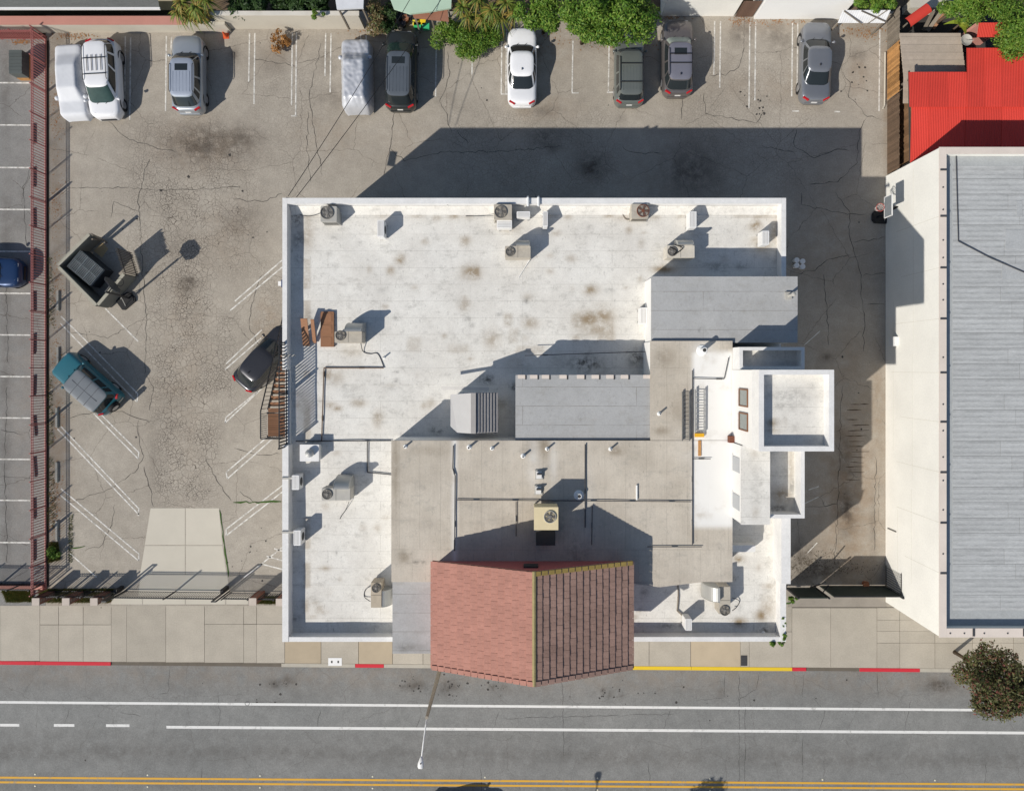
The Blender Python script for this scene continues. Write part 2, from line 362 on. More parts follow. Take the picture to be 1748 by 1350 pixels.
def road_fn(px, py):
    d = py-KY(px)
    dark = .34*np.exp(-((d-148)/20)**2)+.22*np.exp(-((d-203)/16)**2)+.12*np.exp(-((d-116)/10)**2)+.10*np.exp(-((d-40)/22)**2)
    sp = gauss(px, py, [(470, 1167, 12, 8, .7), (490, 1163, 14, 10, .6), (710, 1170, 18, 9, .6), (765, 1172, 16, 12, .6), (690, 1172, 8, 6, .6), (860, 1173, 8, 8, .7), (840, 1171, 5, 5, .8), (1040, 1185, 5, 4, .8), (1030, 1178, 4, 4, .8), (1060, 1188, 4, 4, .6), (1605, 1170, 26, 12, .9), (470, 1200, 40, 6, .3), (1230, 1180, 10, 20, .3), (1660, 1218, 14, 5, .5)])
    return dark+sp, px*0+.05, np.clip(.30*np.exp(-((d-12)/26)**2), 0, 1)
road = sheet('road', -240, 1110, 1990, 1560, -.12, .2, road_fn, A_ROAD); tag(road, kind='structure')
pave_base = MB().prism([P(-240, 1030).to_2d(), P(1990, 1030).to_2d(), P(1990, KY(1990)).to_2d(), P(-240, KY(-240)).to_2d()], -.2, -.035).build('pavement_bed', mat('joint_dirt', (.14, .12, .095), .95, .25, 2)); tag(pave_base, kind='structure')
pav = bpy.data.objects.new('pavement', None); COL.objects.link(pav); tag(pav, kind='structure'); WL['pavement'] = (0, 0, 0)
def slab(pts, m=M_CONC, z=0.004, parent=pav, gap=.012, name='slab'):
    pts = [P(x, y).to_2d() for x, y in pts]; c = sum(pts, Vector((0, 0)))/len(pts)
    pts = [p+(c-p).normalized()*gap*1.5 for p in pts]
    return MB().prism(pts, -.034, z).build(name, m, parent)
xs_l = [-120, -60, 0, 68, 100, 142, 190, 216, 283, 349, 416, 438, 486]
for i in range(len(xs_l)-1):
    a, b = xs_l[i], xs_l[i+1]
    rows = [1033, 1066, 1131] if 60 < a < 150 else ([1033, 1065, KY(a)-6] if a > 340 else [1033, KY(a)-6])
    for r0, r1 in zip(rows, rows[1:]): slab([(a, r0), (b, r0), (b, min(r1, KY(b)-6)), (a, min(r1, KY(a)-6))])
xs_m = [486, 548, 612, 670, 722, 800, 880, 960, 1040, 1108, 1179, 1264, 1279, 1352]
for a, b in zip(xs_m, xs_m[1:]):
    for r0, r1 in ((1021, 1078), (1078, None)): slab([(a, r0), (b, r0), (b, r1 or KY(b)-6), (a, r1 or KY(a)-6)], M_CONC if (a*7) % 3 else mat('tan_concrete', (.44, .36, .255), .85, .15, 1, .1, 50, bump=.3, rand=.08))
xs_r = [1352, 1418, 1497, 1536, 1596, 1660, 1730, 1800, 1880]
for i, (a, b) in enumerate(zip(xs_r, xs_r[1:])):
    rows = [1037, 1077, None] if a >= 1497 else [1037, None]
    if a >= 1497: rows = [1037, 1058, 1077, 1097, None]
    for r0, r1 in zip(rows, rows[1:]): slab([(a, r0), (b, r0), (b, r1 or KY(b)-6), (a, r1 or KY(a)-6)])
# pale driveway apron inside the gate (four panels) and gate track strip
for pts in ([(257, 867), (316, 867), (316, 930), (247, 930)], [(317, 867), (374, 867), (380, 930), (317, 930)], [(247, 931), (316, 931), (316, 980), (239, 980)], [(317, 931), (380, 931), (387, 980), (317, 980)]):
    slab(pts, M_CONC2, .006, lot, .006, 'concrete_panel')
for a, b in ((190, 243), (244, 316), (317, 385), (386, 424)): slab([(a, 1018), (b, 1018), (b, 1031), (a, 1031)], M_CONC2, .010, lot, .004, 'track_slab')
slab([(240, 981), (388, 981), (392, 1017), (236, 1017)], M_CONC2, .003, lot, .004, 'concrete_panel')
# kerbs: stones end to end, painted ones among them
def kerb(x0, x1, m, h=.0):
    a, b = P(x0, KY(x0)-6, 0), P(x1, KY(x1)-6, 0); c, d = P(x1, KY(x1), 0), P(x0, KY(x0), 0)
    MB().prism([a.to_2d(), b.to_2d(), c.to_2d(), d.to_2d()], -.16, .012+h).build('kerb_stone', m, pav)
edges = [(-120, -40, 'k'), (-40, 60, 'r'), (60.4, 189, 'r'), (189.6, 330, 'l'), (330.5, 480, 'l'), (480.5, 606, 'k'), (606.5, 655, 'r'), (655.5, 800, 'k'), (800.5, 1012, 'k'), (1012.5, 1180, 'y'), (1180.5, 1352, 'y'), (1352.5, 1376, 'r'), (1376.5, 1467, 'l'), (1467.5, 1570, 'r'), (1570.5, 1700, 'k'), (1700.5, 1900, 'k')]
for a, b, t in edges: kerb(a, b, {'k': M_KERB, 'l': M_KERB, 'r': M_REDK, 'y': M_YELK}[t], -.09 if t == 'l' else 0)
# the pavement's sloping mouth at the two driveways
# painted lines
def line(p, q, w, m, parent, z, name):
    a, b = P(*p, z), P(*q, z); d = (b-a).normalized(); n = Vector((-d.y, d.x, 0))*w/2
    return MB().prism([(a+n).to_2d(), (b+n).to_2d(), (b-n).to_2d(), (a-n).to_2d()], z-.003, z+.001).build(name, m, parent)
for x0, x1 in ((-200, 440), (440, 1100), (1100, 1900)):
    line((x0, 1198+14*x0/1748), (x1, 1198+14*x1/1748), .155, M_ROADL, road, -.115, 'lane_line')
for x0, x1 in ((-60, -25), (0, 33), (92, 127), (181, 221)): line((x0, 1237+.004*x0), (x1, 1237+.004*x1), .17, M_ROADL, road, -.115, 'lane_dash')
for x0, x1 in ((284, 900), (900, 1900)): line((x0, 1238.5+.0068*x0), (x1, 1238.5+.0068*x1), .17, M_ROADL, road, -.115, 'lane_line')
for d in (0, 8):
    for x0, x1 in ((-200, 700), (700, 1900)): line((x0, 1326.5+d+.0068*x0), (x1, 1326.5+d+.0068*x1), .125, M_YELL, road, -.115, 'centre_line')
M_MARK = mat('road_stud', (.7, .66, .5), .5)
for x in range(60, 1748, 192):
    for d in (-6, 14): p = P(x, 1326.5+d+.0068*x, -.117); MB().lathe(p, [(.055, 0), (.05, .012), (.02, .02)], 8).build('road_stud', M_MARK, road)
# parking stalls
def ln(*pts, w=.078):
    for p, q in zip(pts, pts[1:]): line(p, q, w, M_WHITEL, lot, .006, 'stall_line')
for x, y0, y1 in ((214, 62, 198), (223, 64, 205), (284, 62, 190), (293, 64, 90), (426, 57, 140), (435, 57, 178), (499, 56, 180), (506, 56, 198), (556, 57, 130), (565, 57, 158), (616, 60, 150), (625, 60, 158), (807, 55, 128), (857, 50, 160), (865, 48, 160),
                  (978, 70, 158), (1040, 60, 158), (1220, 37, 128), (1230, 37, 150), (1280, 38, 185), (1290, 38, 172), (1353, 38, 165), (1362, 38, 162), (1502, 50, 190), (745, 60, 165), (684, 130, 134)):
    ln((x, y0), (x-1.5, y1))
ln((497, 198), (506, 198)); ln((1036, 158), (1049, 158)); ln((976, 159), (988, 159)); ln((855, 161), (867, 161)); ln((1352, 190), (1364, 190)); ln((1424, 191), (1434, 191))
for ox, oy in ((0, 0),):
    ln((104, 540), (140, 575), (235, 672)); ln((103, 552), (200, 652), (234, 686), (235, 672)); ln((180, 527), (236, 583))
    ln((160, 706), (236, 783), (237, 772), (168, 703)); ln((98, 732), (237, 878)); ln((104, 728), (237, 868), (236, 880))
    ln((104, 834), (237, 945)); ln((103, 845), (237, 957), (237, 945)); ln((118, 943), (165, 985))
ln((393, 530), (482, 456)); ln((401, 514), (482, 444)); ln((384, 631), (446, 577)); ln((386, 621), (447, 563)); ln((384, 722), (450, 660)); ln((384, 722), (386, 712), (440, 668)); ln((388, 817), (484, 732)); ln((388, 817), (386, 806), (484, 722))
ln((386, 914), (484, 838)); ln((386, 914), (386, 903), (484, 827)); ln((432, 974), (490, 927)); ln((445, 962), (484, 972)); ln((455, 949), (484, 957)); ln((468, 936), (484, 941)); ln((416, 985), (432, 974))
for y in (142, 214, 286.5, 358, 429.5, 501, 572, 643, 713.5, 784, 854, 926): line((-90, y-1), (52, y), .085, M_WHITEL, lot2, .003, 'stall_line')
for a, b, c, d in ((1397, 848, 1372, 860), (1398, 830, 1380, 836), (1395, 926, 1378, 944), (1400, 565, 1372, 590)): ln((a, b), (c, d), w=.05)
# single cracks that one can follow, as thin dark ribbons of filler on the asphalt
M_CRACK = mat('crack_filler', (.04, .037, .033), .95, .3, 6)
def crack(pts, w=.035, parent=lot, z=.0045, m=M_CRACK, jit=2.0, name='crack'):
    out = []
    for (x0, y0), (x1, y1) in zip(pts, pts[1:]):
        n = max(2, int(math.hypot(x1-x0, y1-y0)/7))
        for i in range(n): t = i/n; out.append((x0+(x1-x0)*t+rnd.uniform(-jit, jit), y0+(y1-y0)*t+rnd.uniform(-jit, jit)))
    out.append(pts[-1]); mb = MB(); L = []; Rr = []
    V = [P(x, y, z) for x, y in out]
    for i, p in enumerate(V):
        d = (V[min(i+1, len(V)-1)]-V[max(i-1, 0)]).normalized(); n = Vector((-d.y, d.x, 0)); ww = w*rnd.uniform(.35, 1.15)/2*(.4 if i in (0, len(V)-1) else 1)
        L.append(p+n*ww); Rr.append(p-n*ww)
    for i in range(len(V)-1): mb.quad(Rr[i], Rr[i+1], L[i+1], L[i])
    return mb.build(name, m, parent)
CR = [[(185, 208), (215, 235), (255, 250), (300, 260)], [(118, 321), (200, 320), (290, 325), (410, 320)], [(255, 270), (240, 320), (236, 345), (250, 560), (247, 640)], [(247, 545), (215, 560), (185, 577), (118, 567)],
      [(247, 640), (262, 660), (255, 700)], [(118, 715), (150, 705), (210, 704), (255, 720)], [(236, 716), (238, 760), (245, 780), (235, 800), (190, 835), (118, 857)], [(245, 795), (255, 830), (262, 865)], [(195, 860), (192, 890), (175, 930), (145, 940)],
      [(527, 190), (524, 250), (530, 310)], [(548, 75), (535, 130), (527, 170), (540, 240), (550, 300)], [(430, 100), (500, 112), (540, 100)], [(674, 190), (665, 255), (655, 300)], [(665, 255), (690, 275), (760, 260), (860, 258), (960, 250)], [(780, 222), (800, 245)],
      [(770, 225), (760, 190), (752, 175)], [(765, 90), (768, 130), (750, 175)], [(1060, 250), (1080, 262), (1130, 262)], [(1165, 165), (1163, 205)], [(1200, 160), (1205, 195), (1290, 210), (1305, 190)], [(1270, 80), (1262, 115), (1240, 128), (1212, 130)],
      [(1440, 125), (1450, 140), (1450, 165), (1480, 198), (1505, 205)], [(1480, 200), (1468, 222), (1462, 280), (1430, 310), (1380, 315)], [(1360, 222), (1355, 250), (1390, 270), (1425, 255), (1450, 258)], [(1300, 250), (1355, 260)], [(1370, 330), (1368, 350), (1440, 365), (1452, 365), (1478, 366)],
      [(1425, 330), (1452, 365), (1448, 400), (1460, 440), (1472, 470), (1468, 500), (1475, 530), (1474, 600)], [(1452, 415), (1513, 405)], [(1360, 468), (1390, 460), (1415, 445), (1450, 435)], [(1472, 470), (1513, 467)], [(1405, 470), (1410, 520), (1415, 590)], [(1480, 518), (1513, 520)], [(1437, 660), (1434, 750), (1430, 870), (1424, 960)],
      [(1375, 866), (1430, 860)], [(1495, 780), (1492, 940)], [(408, 840), (440, 858), (480, 857)], [(395, 855), (370, 820), (350, 780)], [(480, 775), (440, 775), (400, 765)], [(190, 372), (195, 345), (235, 360)], [(400, 340), (450, 345), (482, 330)], [(405, 640), (420, 660)], [(445, 470), (430, 520), (425, 560), (450, 600)]]
for c in CR: crack(c)
for c in [[(60, 60+200), (40, 320), (45, 420)], [(12, 660), (8, 780), (12, 960)], [(0, 735), (40, 742)], [(10, 480), (14, 620)], [(0, 812), (55, 816)]]: crack(c, .03, lot2, .001)
for c in [[(290, 1142), (287, 1182), (270, 1184)], [(372, 1185), (376, 1220), (370, 1250)], [(118, 1208), (110, 1235)], [(547, 1210), (542, 1240)], [(345, 1310), (343, 1350)], [(720, 1214), (708, 1245)], [(852, 1212), (842, 1245)], [(1145, 1210), (1132, 1245)], [(1238, 1150), (1236, 1190), (1190, 1195)], [(1295, 1150), (1290, 1175), (1260, 1195)], [(1372, 1150), (1370, 1190)], [(1262, 1150), (1262, 1340)], [(1272, 1200), (1272, 1345)], [(1390, 1190), (1408, 1215), (1398, 1245)], [(1497, 1150), (1499, 1190)], [(1555, 1195), (1545, 1245)], [(860, 1226), (1150, 1218)], [(1105, 1300), (1112, 1345)], [(820, 1310), (822, 1350)], [(700, 1320), (700, 1345)], [(1370, 1260), (1370, 1345)], [(1684, 1300), (1680, 1345)], [(960, 1160), (962, 1290)], [(205, 1215), (240, 1222)]]: crack(c, .022, road, -.1165, jit=1.3)
M_SKID = mat('tyre_mark', (.075, .05, .034), .95, .4, 9)
for i, y in enumerate((690, 700, 716, 726, 735, 744, 753, 762, 771, 780, 789, 797, 806, 818)): a_ = 1447+rnd.uniform(-5, 8); crack([(a_, y), (a_+rnd.uniform(20, 38), y+rnd.uniform(-1, 1))], .06, lot, .005, M_SKID, .5, 'tyre_mark')
def spots(parent, z, cl, n, name):
    mb = MB()
    for _ in range(n):
        x_, y_, sx, sy = rnd.choice(cl); c_ = P(rnd.gauss(x_, sx), rnd.gauss(y_, sy), z); r_ = rnd.uniform(.025, .10)*rnd.random()**.5; k_ = 9
        mb.poly([(c_.x+r_*rnd.uniform(.7, 1.2)*math.cos(6.283*i/k_), c_.y+r_*rnd.uniform(.7, 1.2)*math.sin(6.283*i/k_), z) for i in range(k_)])
    tag(mb.build(name, mat('oil_drip', (.045, .04, .036), .7, .3, 8), parent), kind='stuff')
spots(road, -.1155, [(480, 1168, 16, 7), (705, 1170, 16, 8), (860, 1172, 25, 8), (770, 1174, 20, 10), (1040, 1183, 18, 7), (1110, 1186, 60, 10), (1330, 1190, 120, 20), (470, 1196, 60, 6), (300, 1200, 200, 40)], 110, 'oil_drip')
spots(lot, .0052, [(1275, 165, 14, 12), (1300, 185, 6, 10), (1465, 140, 12, 20), (400, 360, 25, 35), (300, 330, 90, 60), (1420, 620, 40, 90), (900, 120, 250, 50), (430, 950, 25, 30), (200, 600, 60, 200)], 120, 'oil_drip')
p = P(422, 1200, -.116); MB().lathe(p, [(.15, 0), (.15, .003), (.12, .003), (.115, .001), (.02, .001)], 18).build('manhole_cover', mat('iron_cover', (.12, .12, .118), .6), road)
# dirt-filled green crack with weeds
M_WEED = mat('weed_green', (.05, .10, .018), .9, .4, 8, .3, 40)
crack([(398, 856), (440, 858), (480, 856)], .10, lot, .02, M_WEED, 1.5, 'weed_strip'); crack([(375, 870), (383, 930), (390, 985)], .09, lot, .02, M_WEED, .8, 'weed_strip'); crack([(120, 936), (145, 932)], .09, lot, .02, M_WEED, 1.5, 'weed_strip'); crack([(1340, 1030), (1356, 1026)], .2, lot, .02, M_WEED, 2, 'weed_strip')

# ---------------------------------------------------------------- the main building
ZD, ZP = 6.55, 7.2
BX0, BX1, BY0, BY1 = -12.46, 13.67, -14.19, 8.81
ch = thing('church_building', 'large white flat-roofed building with red tiled gable and square tower', 'building', (0, -2, 0))
MB().box(BX0+.02, BX1-.02, BY0+.02, BY1-.02, -.1, ZD-.03).build('wall', M_STUCCO, ch)
DK_ST = [(803, 465, 16, 12, .75), (812, 467, 10, 9, .6), (683, 443, 8, 9, .8), (667, 462, 7, 7, .7), (775, 368, 9, 7, .7), (795, 410, 9, 7, .6), (712, 365, 14, 9, .45), (652, 365, 14, 7, .4), (1005, 545, 22, 14, .85), (1030, 540, 20, 16, .75), (1020, 562, 28, 12, .6), (1008, 495, 12, 8, .8), (905, 552, 14, 9, .6), (1040, 366, 10, 6, .8), (1133, 460, 20, 7, .9),
         (1290, 385, 10, 9, .9), (1308, 360, 10, 12, .8), (1322, 395, 8, 25, .6), (793, 520, 10, 12, .5), (840, 580, 14, 16, .5), (560, 640, 10, 9, .75), (575, 645, 14, 14, .4), (612, 688, 14, 7, .6), (645, 715, 8, 14, .6), (565, 692, 10, 5, .7), (576, 697, 8, 4, .9), (725, 412, 6, 6, .5), (525, 400, 10, 30, .45), (525, 370, 8, 10, .4), (545, 1040, 8, 6, .6), (555, 970, 10, 4, .6), (522, 1035, 6, 14, .5),
         (1262, 1062, 12, 8, .9), (1300, 1050, 10, 10, .9), (1260, 955, 10, 6, .9), (1310, 1035, 12, 20, .5), (1312, 1000, 10, 5, .5), (855, 690, 10, 6, .4), (690, 770, 10, 6, .25), (555, 865, 6, 6, .4), (620, 900, 8, 6, .25), (520, 690, 14, 20, .35), (1070, 372, 30, 8, .35), (870, 390, 20, 8, .35), (880, 620, 18, 14, .3), (1100, 620, 20, 18, .4), (735, 690, 9, 10, .4), (1300, 420, 20, 12, .5), (600, 600, 20, 9, .3), (800, 370, 10, 5, .3)]
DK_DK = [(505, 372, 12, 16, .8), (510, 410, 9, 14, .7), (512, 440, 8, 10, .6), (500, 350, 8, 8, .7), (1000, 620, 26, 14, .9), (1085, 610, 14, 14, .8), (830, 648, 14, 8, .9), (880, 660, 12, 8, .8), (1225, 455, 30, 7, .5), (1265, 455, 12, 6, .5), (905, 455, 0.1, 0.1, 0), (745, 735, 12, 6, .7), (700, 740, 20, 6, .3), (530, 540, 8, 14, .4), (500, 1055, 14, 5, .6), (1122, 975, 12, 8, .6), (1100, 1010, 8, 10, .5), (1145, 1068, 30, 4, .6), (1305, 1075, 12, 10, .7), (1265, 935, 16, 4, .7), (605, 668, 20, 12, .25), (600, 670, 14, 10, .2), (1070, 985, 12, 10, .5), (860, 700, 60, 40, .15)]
_r = random.Random(11)
for _ in range(150):
    x_, y_ = _r.uniform(500, 1330), _r.uniform(345, 1080)
    (DK_ST if _r.random() < .62 else DK_DK).append((x_, y_, _r.uniform(2, 10), _r.uniform(2, 7), _r.uniform(.2, .6)))
for _ in range(14):
    x_ = _r.uniform(520, 1300); DK_ST.append((x_, _r.uniform(355, 375), _r.uniform(5, 16), _r.uniform(3, 7), _r.uniform(.3, .6)))
def rect_out(px, py, x0, y0, x1, y1, w=2.0):         # outline of a ponding mark
    d = np.maximum(np.maximum(x0-px, px-x1), np.maximum(y0-py, py-y1)); return np.exp(-(d/w)**2)
def deck_fn(px, py):
    st = gauss(px, py, DK_ST)*1.15; st = np.maximum(st, .5*inbox(px, py, 498, 344, 1325, 362, 5)*(np.sin(px*.043)*np.sin(px*.017+1) > .12)); st = np.maximum(st, .45*inbox(px, py, 518, 345, 530, 1060, 3)*(np.sin(py*.05)*np.sin(py*.021+2) > .1))
    for x0, y0, x1, y1, a in ((975, 535, 1018, 560, .5), (1020, 535, 1050, 582, .5), (798, 455, 819, 477, .85), (786, 455, 800, 463, .5), (695, 575, 718, 600, .3), (1255, 350, 1330, 372, .4), (860, 535, 874, 558, .5), (868, 560, 885, 585, .35), (788, 505, 797, 530, .45), (785, 402, 800, 420, .5), (765, 588, 800, 602, .3), (880, 590, 930, 604, .3)): st = np.maximum(st, inbox(px, py, x0, y0, x1, y1, 4)*a)
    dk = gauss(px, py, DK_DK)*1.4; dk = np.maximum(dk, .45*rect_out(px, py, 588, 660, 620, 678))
    return st, dk, px*0
deck = sheet('roof_deck', NX+BX0*F/(CAM_H-ZD)+4, NY-BY1*F/(CAM_H-ZD)+4, NX+BX1*F/(CAM_H-ZD)-4, NY-BY0*F/(CAM_H-ZD)-4, ZD, .12, deck_fn, M_DECK, ch, .012)
def wallbox(x0, x1, y0, y1, z0, z1, name, m=M_PARAPET, parent=None): return MB().box(x0, x1, y0, y1, z0, z1).build(name, m, parent or ch)
T = .24
wallbox(BX0, BX0+T, -.1, BY1, -.1, ZP, 'parapet'); wallbox(BX0, BX0+T+.08, BY0, -4.0, -.1, ZP+.02, 'parapet'); wallbox(BX0, BX0+T, -3.995, -.105, -.1, ZP-.42, 'parapet')
wallbox(BX0+T+.005, BX1-T-.005, BY1-.3, BY1, -.1, ZP, 'parapet')
wallbox(BX0+T+.09, -6.57, BY0, BY0+.24, -.1, ZP, 'parapet'); wallbox(5.2, BX1-T-.005, BY0, BY0+.24, -.1, ZP-.02, 'parapet')
wallbox(BX1-T, BX1, 4.57, BY1, -.1, ZP, 'parapet'); wallbox(BX1-T-.06, BX1, BY0, -11.02, -.1, ZP, 'parapet'); wallbox(BX1-.46, BX1+.01, -11.015, -7.35, -.1, 7.8, 'parapet')
# cant strips against the parapet feet
MB().poly([(BX0+T, BY1-.31, ZD+.22), (BX1-T, BY1-.31, ZD+.22), (BX1-T, BY1-.75, ZD+.02), (BX0+T, BY1-.75, ZD+.02)][::-1]).build('cant_strip', M_DECK, ch)
# raised roofs
def raised(name, x0, y0, x1, y1, z, m, fn=None, res=.12, wallm=M_STUCCO, lump=.01, inset=.03):
    a, b = P(x0, y1, z), P(x1, y0, z); MB().box(a.x+inset, b.x-inset, a.y+inset, b.y-inset, ZD-.05, z-.04).build('wall', wallm, ch)
    s = sheet(name, x0, y0, x1, y1, z, res, fn, m, ch, lump)
    e = MB()
    for q in ((a.x, b.x, a.y-.004, a.y+.05), (a.x, b.x, b.y-.05, b.y+.004), (a.x-.004, a.x+.05, a.y+.052, b.y-.052), (b.x-.05, b.x+.004, a.y+.052, b.y-.052)): e.box(q[0], q[1], q[2], q[3], z-.11, z-.016)
    e.build('roof_edge', M_DECK if m is M_DECK else m, ch); return s
ZB = 8.85
def beige_fn(px, py):
    wh = np.maximum(inbox(px, py, 1182, 600, 1252, 900, 6), np.exp(-((px-776)/4.5)**2)*.8)
    wh = np.maximum(wh, gauss(px, py, [(1200, 596, 18, 12, .8), (1185, 760, 30, 40, .4), (910, 790, 9, 40, .6), (945, 790, 7, 45, .5), (1005, 860, 10, 60, .3)])*.8)
    st = gauss(px, py, [(930, 760, 12, 20, .7), (905, 765, 12, 12, .5), (1050, 770, 14, 8, .7), (1130, 735, 16, 8, .6), (1195, 747, 40, 5, .8), (1150, 700, 20, 30, .3), (735, 770, 30, 10, .3), (675, 800, 6, 80, .5), (690, 950, 10, 12, .6), (1135, 610, 18, 20, .4)])
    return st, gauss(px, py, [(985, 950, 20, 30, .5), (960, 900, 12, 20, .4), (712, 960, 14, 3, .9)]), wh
raised('beige_roof', 668, 752, 1250.4, 993, ZB, M_BEIGE, beige_fn); 
a = P(668, 751.3, ZB-.003); b = P(1248, 582, ZB-.003)
raised('beige_roof', 1110.5, 582, 1250.4, 751.3, ZB-.003, M_BEIGE, beige_fn)
grey_fn = lambda px, py: (gauss(px, py, [(700, 1105, 30, 8, .8), (715, 1078, 12, 3, .7), (690, 970, 30, 5, .5), (1000, 748, 120, 3, .6), (1190, 560, 6, 6, .0)]), gauss(px, py, [(1197, 563, 5, 5, .9), (1100, 745, 8, 8, .5), (690, 1105, 14, 5, .5)]), px*0)
raised('grey_roof', 880, 640, 1109.8, 750.8, 8.70, M_GREYROOF, grey_fn, .15); raised('grey_roof', 1112, 472, 1361.5, 585, 8.66, M_GREYROOF, grey_fn, .15)
raised('grey_roof', 670, 962.5, 740, 1115, 8.2, M_GREYROOF, grey_fn, .15)
for px in (884, 905, 925, 955, 985, 1010, 1035, 1060, 1098): p = P(px, 643, 8.7); MB().box(p.x, p.x+.36, p.y-.09, p.y+.09, 8.69, 8.725).build('edge_block', M_TRIMTAN, ch); MB().box(p.x+.365, p.x+.42, p.y-.14, p.y+.06, 8.69, 8.73).build('edge_clip', M_FAN, ch)
# bulging lower edge of the beige roof on the right
q = [(1082, 992), (1082, 996), (1126, 1002), (1200, 993), (1246, 986)]; pts = [P(x, y, ZB-.02) for x, y in q]
MB().prism([P(1082, 991, ZB).to_2d()]+[p.to_2d() for p in pts[1:]], ZB-.35, ZB-.02).build('roof_edge', M_BEIGE, ch)
# white tower, stair block and middle block
def hollow(x0, x1, y0, y1, z0, zf, zt, t=.2, fn=None, m=M_DECK):
    MB().box(x0+.01, x1-.01, y0+.01, y1-.01, z0, zf-.03).build('wall', M_STUCCO, ch)
    for q in ((x0, x0+t, y0, y1), (x1-t, x1, y0, y1), (x0+t+.003, x1-t-.003, y0, y0+t), (x0+t+.003, x1-t-.003, y1-t, y1)): wallbox(*q, zf-.4, zt, 'parapet')
    sheet('roof_deck', NX+(x0+t*.7)*F/(CAM_H-zf), NY-(y1-t*.7)*F/(CAM_H-zf), NX+(x1-t*.7)*F/(CAM_H-zf), NY-(y0+t*.7)*F/(CAM_H-zf), zf, .12, fn, m, ch)
tw_fn = lambda px, py: (gauss(px, py, [(1318, 722, 10, 7, .9), (1318, 735, 10, 4, .7), (1340, 720, 2, 10, .6)]), gauss(px, py, [(1345, 675, 40, 14, .5), (1320, 720, 9, 5, .6), (1385, 660, 8, 6, .5), (1340, 695, 20, 6, .5)]), px*0)
hollow(10.38, 13.68, -3.66, -.08, ZD-.05, 12.3, 12.85, .22, tw_fn)
for y in (-1.4, -2.52):                              # two windows in the tower's camera-side wall
    w = MB().box(10.30, 10.376, y-.40, y+.40, 10.0, 10.06).build('window_sill', M_PARAPET, ch)
    f = MB()
    for q in ((y-.42, y-.36, 10.06, 11.36), (y+.36, y+.42, 10.06, 11.36), (y-.36, y+.36, 10.06, 10.12), (y-.36, y+.36, 11.30, 11.36)): f.box(10.33, 10.377, *q)
    fo = f.build('window_frame', mat('brown_frame', (.20, .09, .045), .6), ch); MB().box(10.36, 10.379, y-.36, y+.36, 10.12, 11.30).build('pane', mat('dull_pane', (.16, .18, .165), .12, .2, 3, .02, 60, spec=.5), fo)
hollow(10.40, 13.52, -.075, 1.0, ZD-.05, 9.35, 10.0, .16); hollow(11.68, 13.52, -7.2, -3.67, ZD-.05, 9.2, 10.0, .18, lambda px, py: (gauss(px, py, [(1335, 845, 18, 16, .8), (1350, 800, 6, 40, .5)]), gauss(px, py, [(1330, 868, 16, 8, .9), (1352, 830, 5, 14, .7)]), px*0))
MB().box(10.33, 11.67, -7.36, -3.675, ZD-.05, 10.46).build('wall', M_STUCCO, ch)
sheet('roof_deck', NX+10.30*F/(CAM_H-10.5), NY+3.675*F/(CAM_H-10.5), NX+11.69*F/(CAM_H-10.5), NY+7.40*F/(CAM_H-10.5), 10.5, .12, lambda px, py: (gauss(px, py, [(1290, 875, 6, 10, .35), (1288, 775, 6, 6, .3)]), gauss(px, py, [(1288, 820, 8, 60, .3)]), px*0), M_DECK, ch)
for y in (-4.65, -6.45):
    MB().box(10.26, 10.328, y-.42, y+.42, 9.14, 9.2).build('window_sill', M_PARAPET, ch); MB().box(10.31, 10.329, y-.36, y+.36, 9.2, 10.25).build('pane', mat('frosted_pane', (.36, .37, .38), .3, .1, 3), ch)
# low dividing wall and pit on the lower deck beside the tower
wallbox(10.36, 12.1, -9.55, -9.2, ZD-.05, 7.15, 'parapet'); wallbox(10.6, 10.85, -8.2, -7.4, ZD-.05, 7.3, 'parapet')
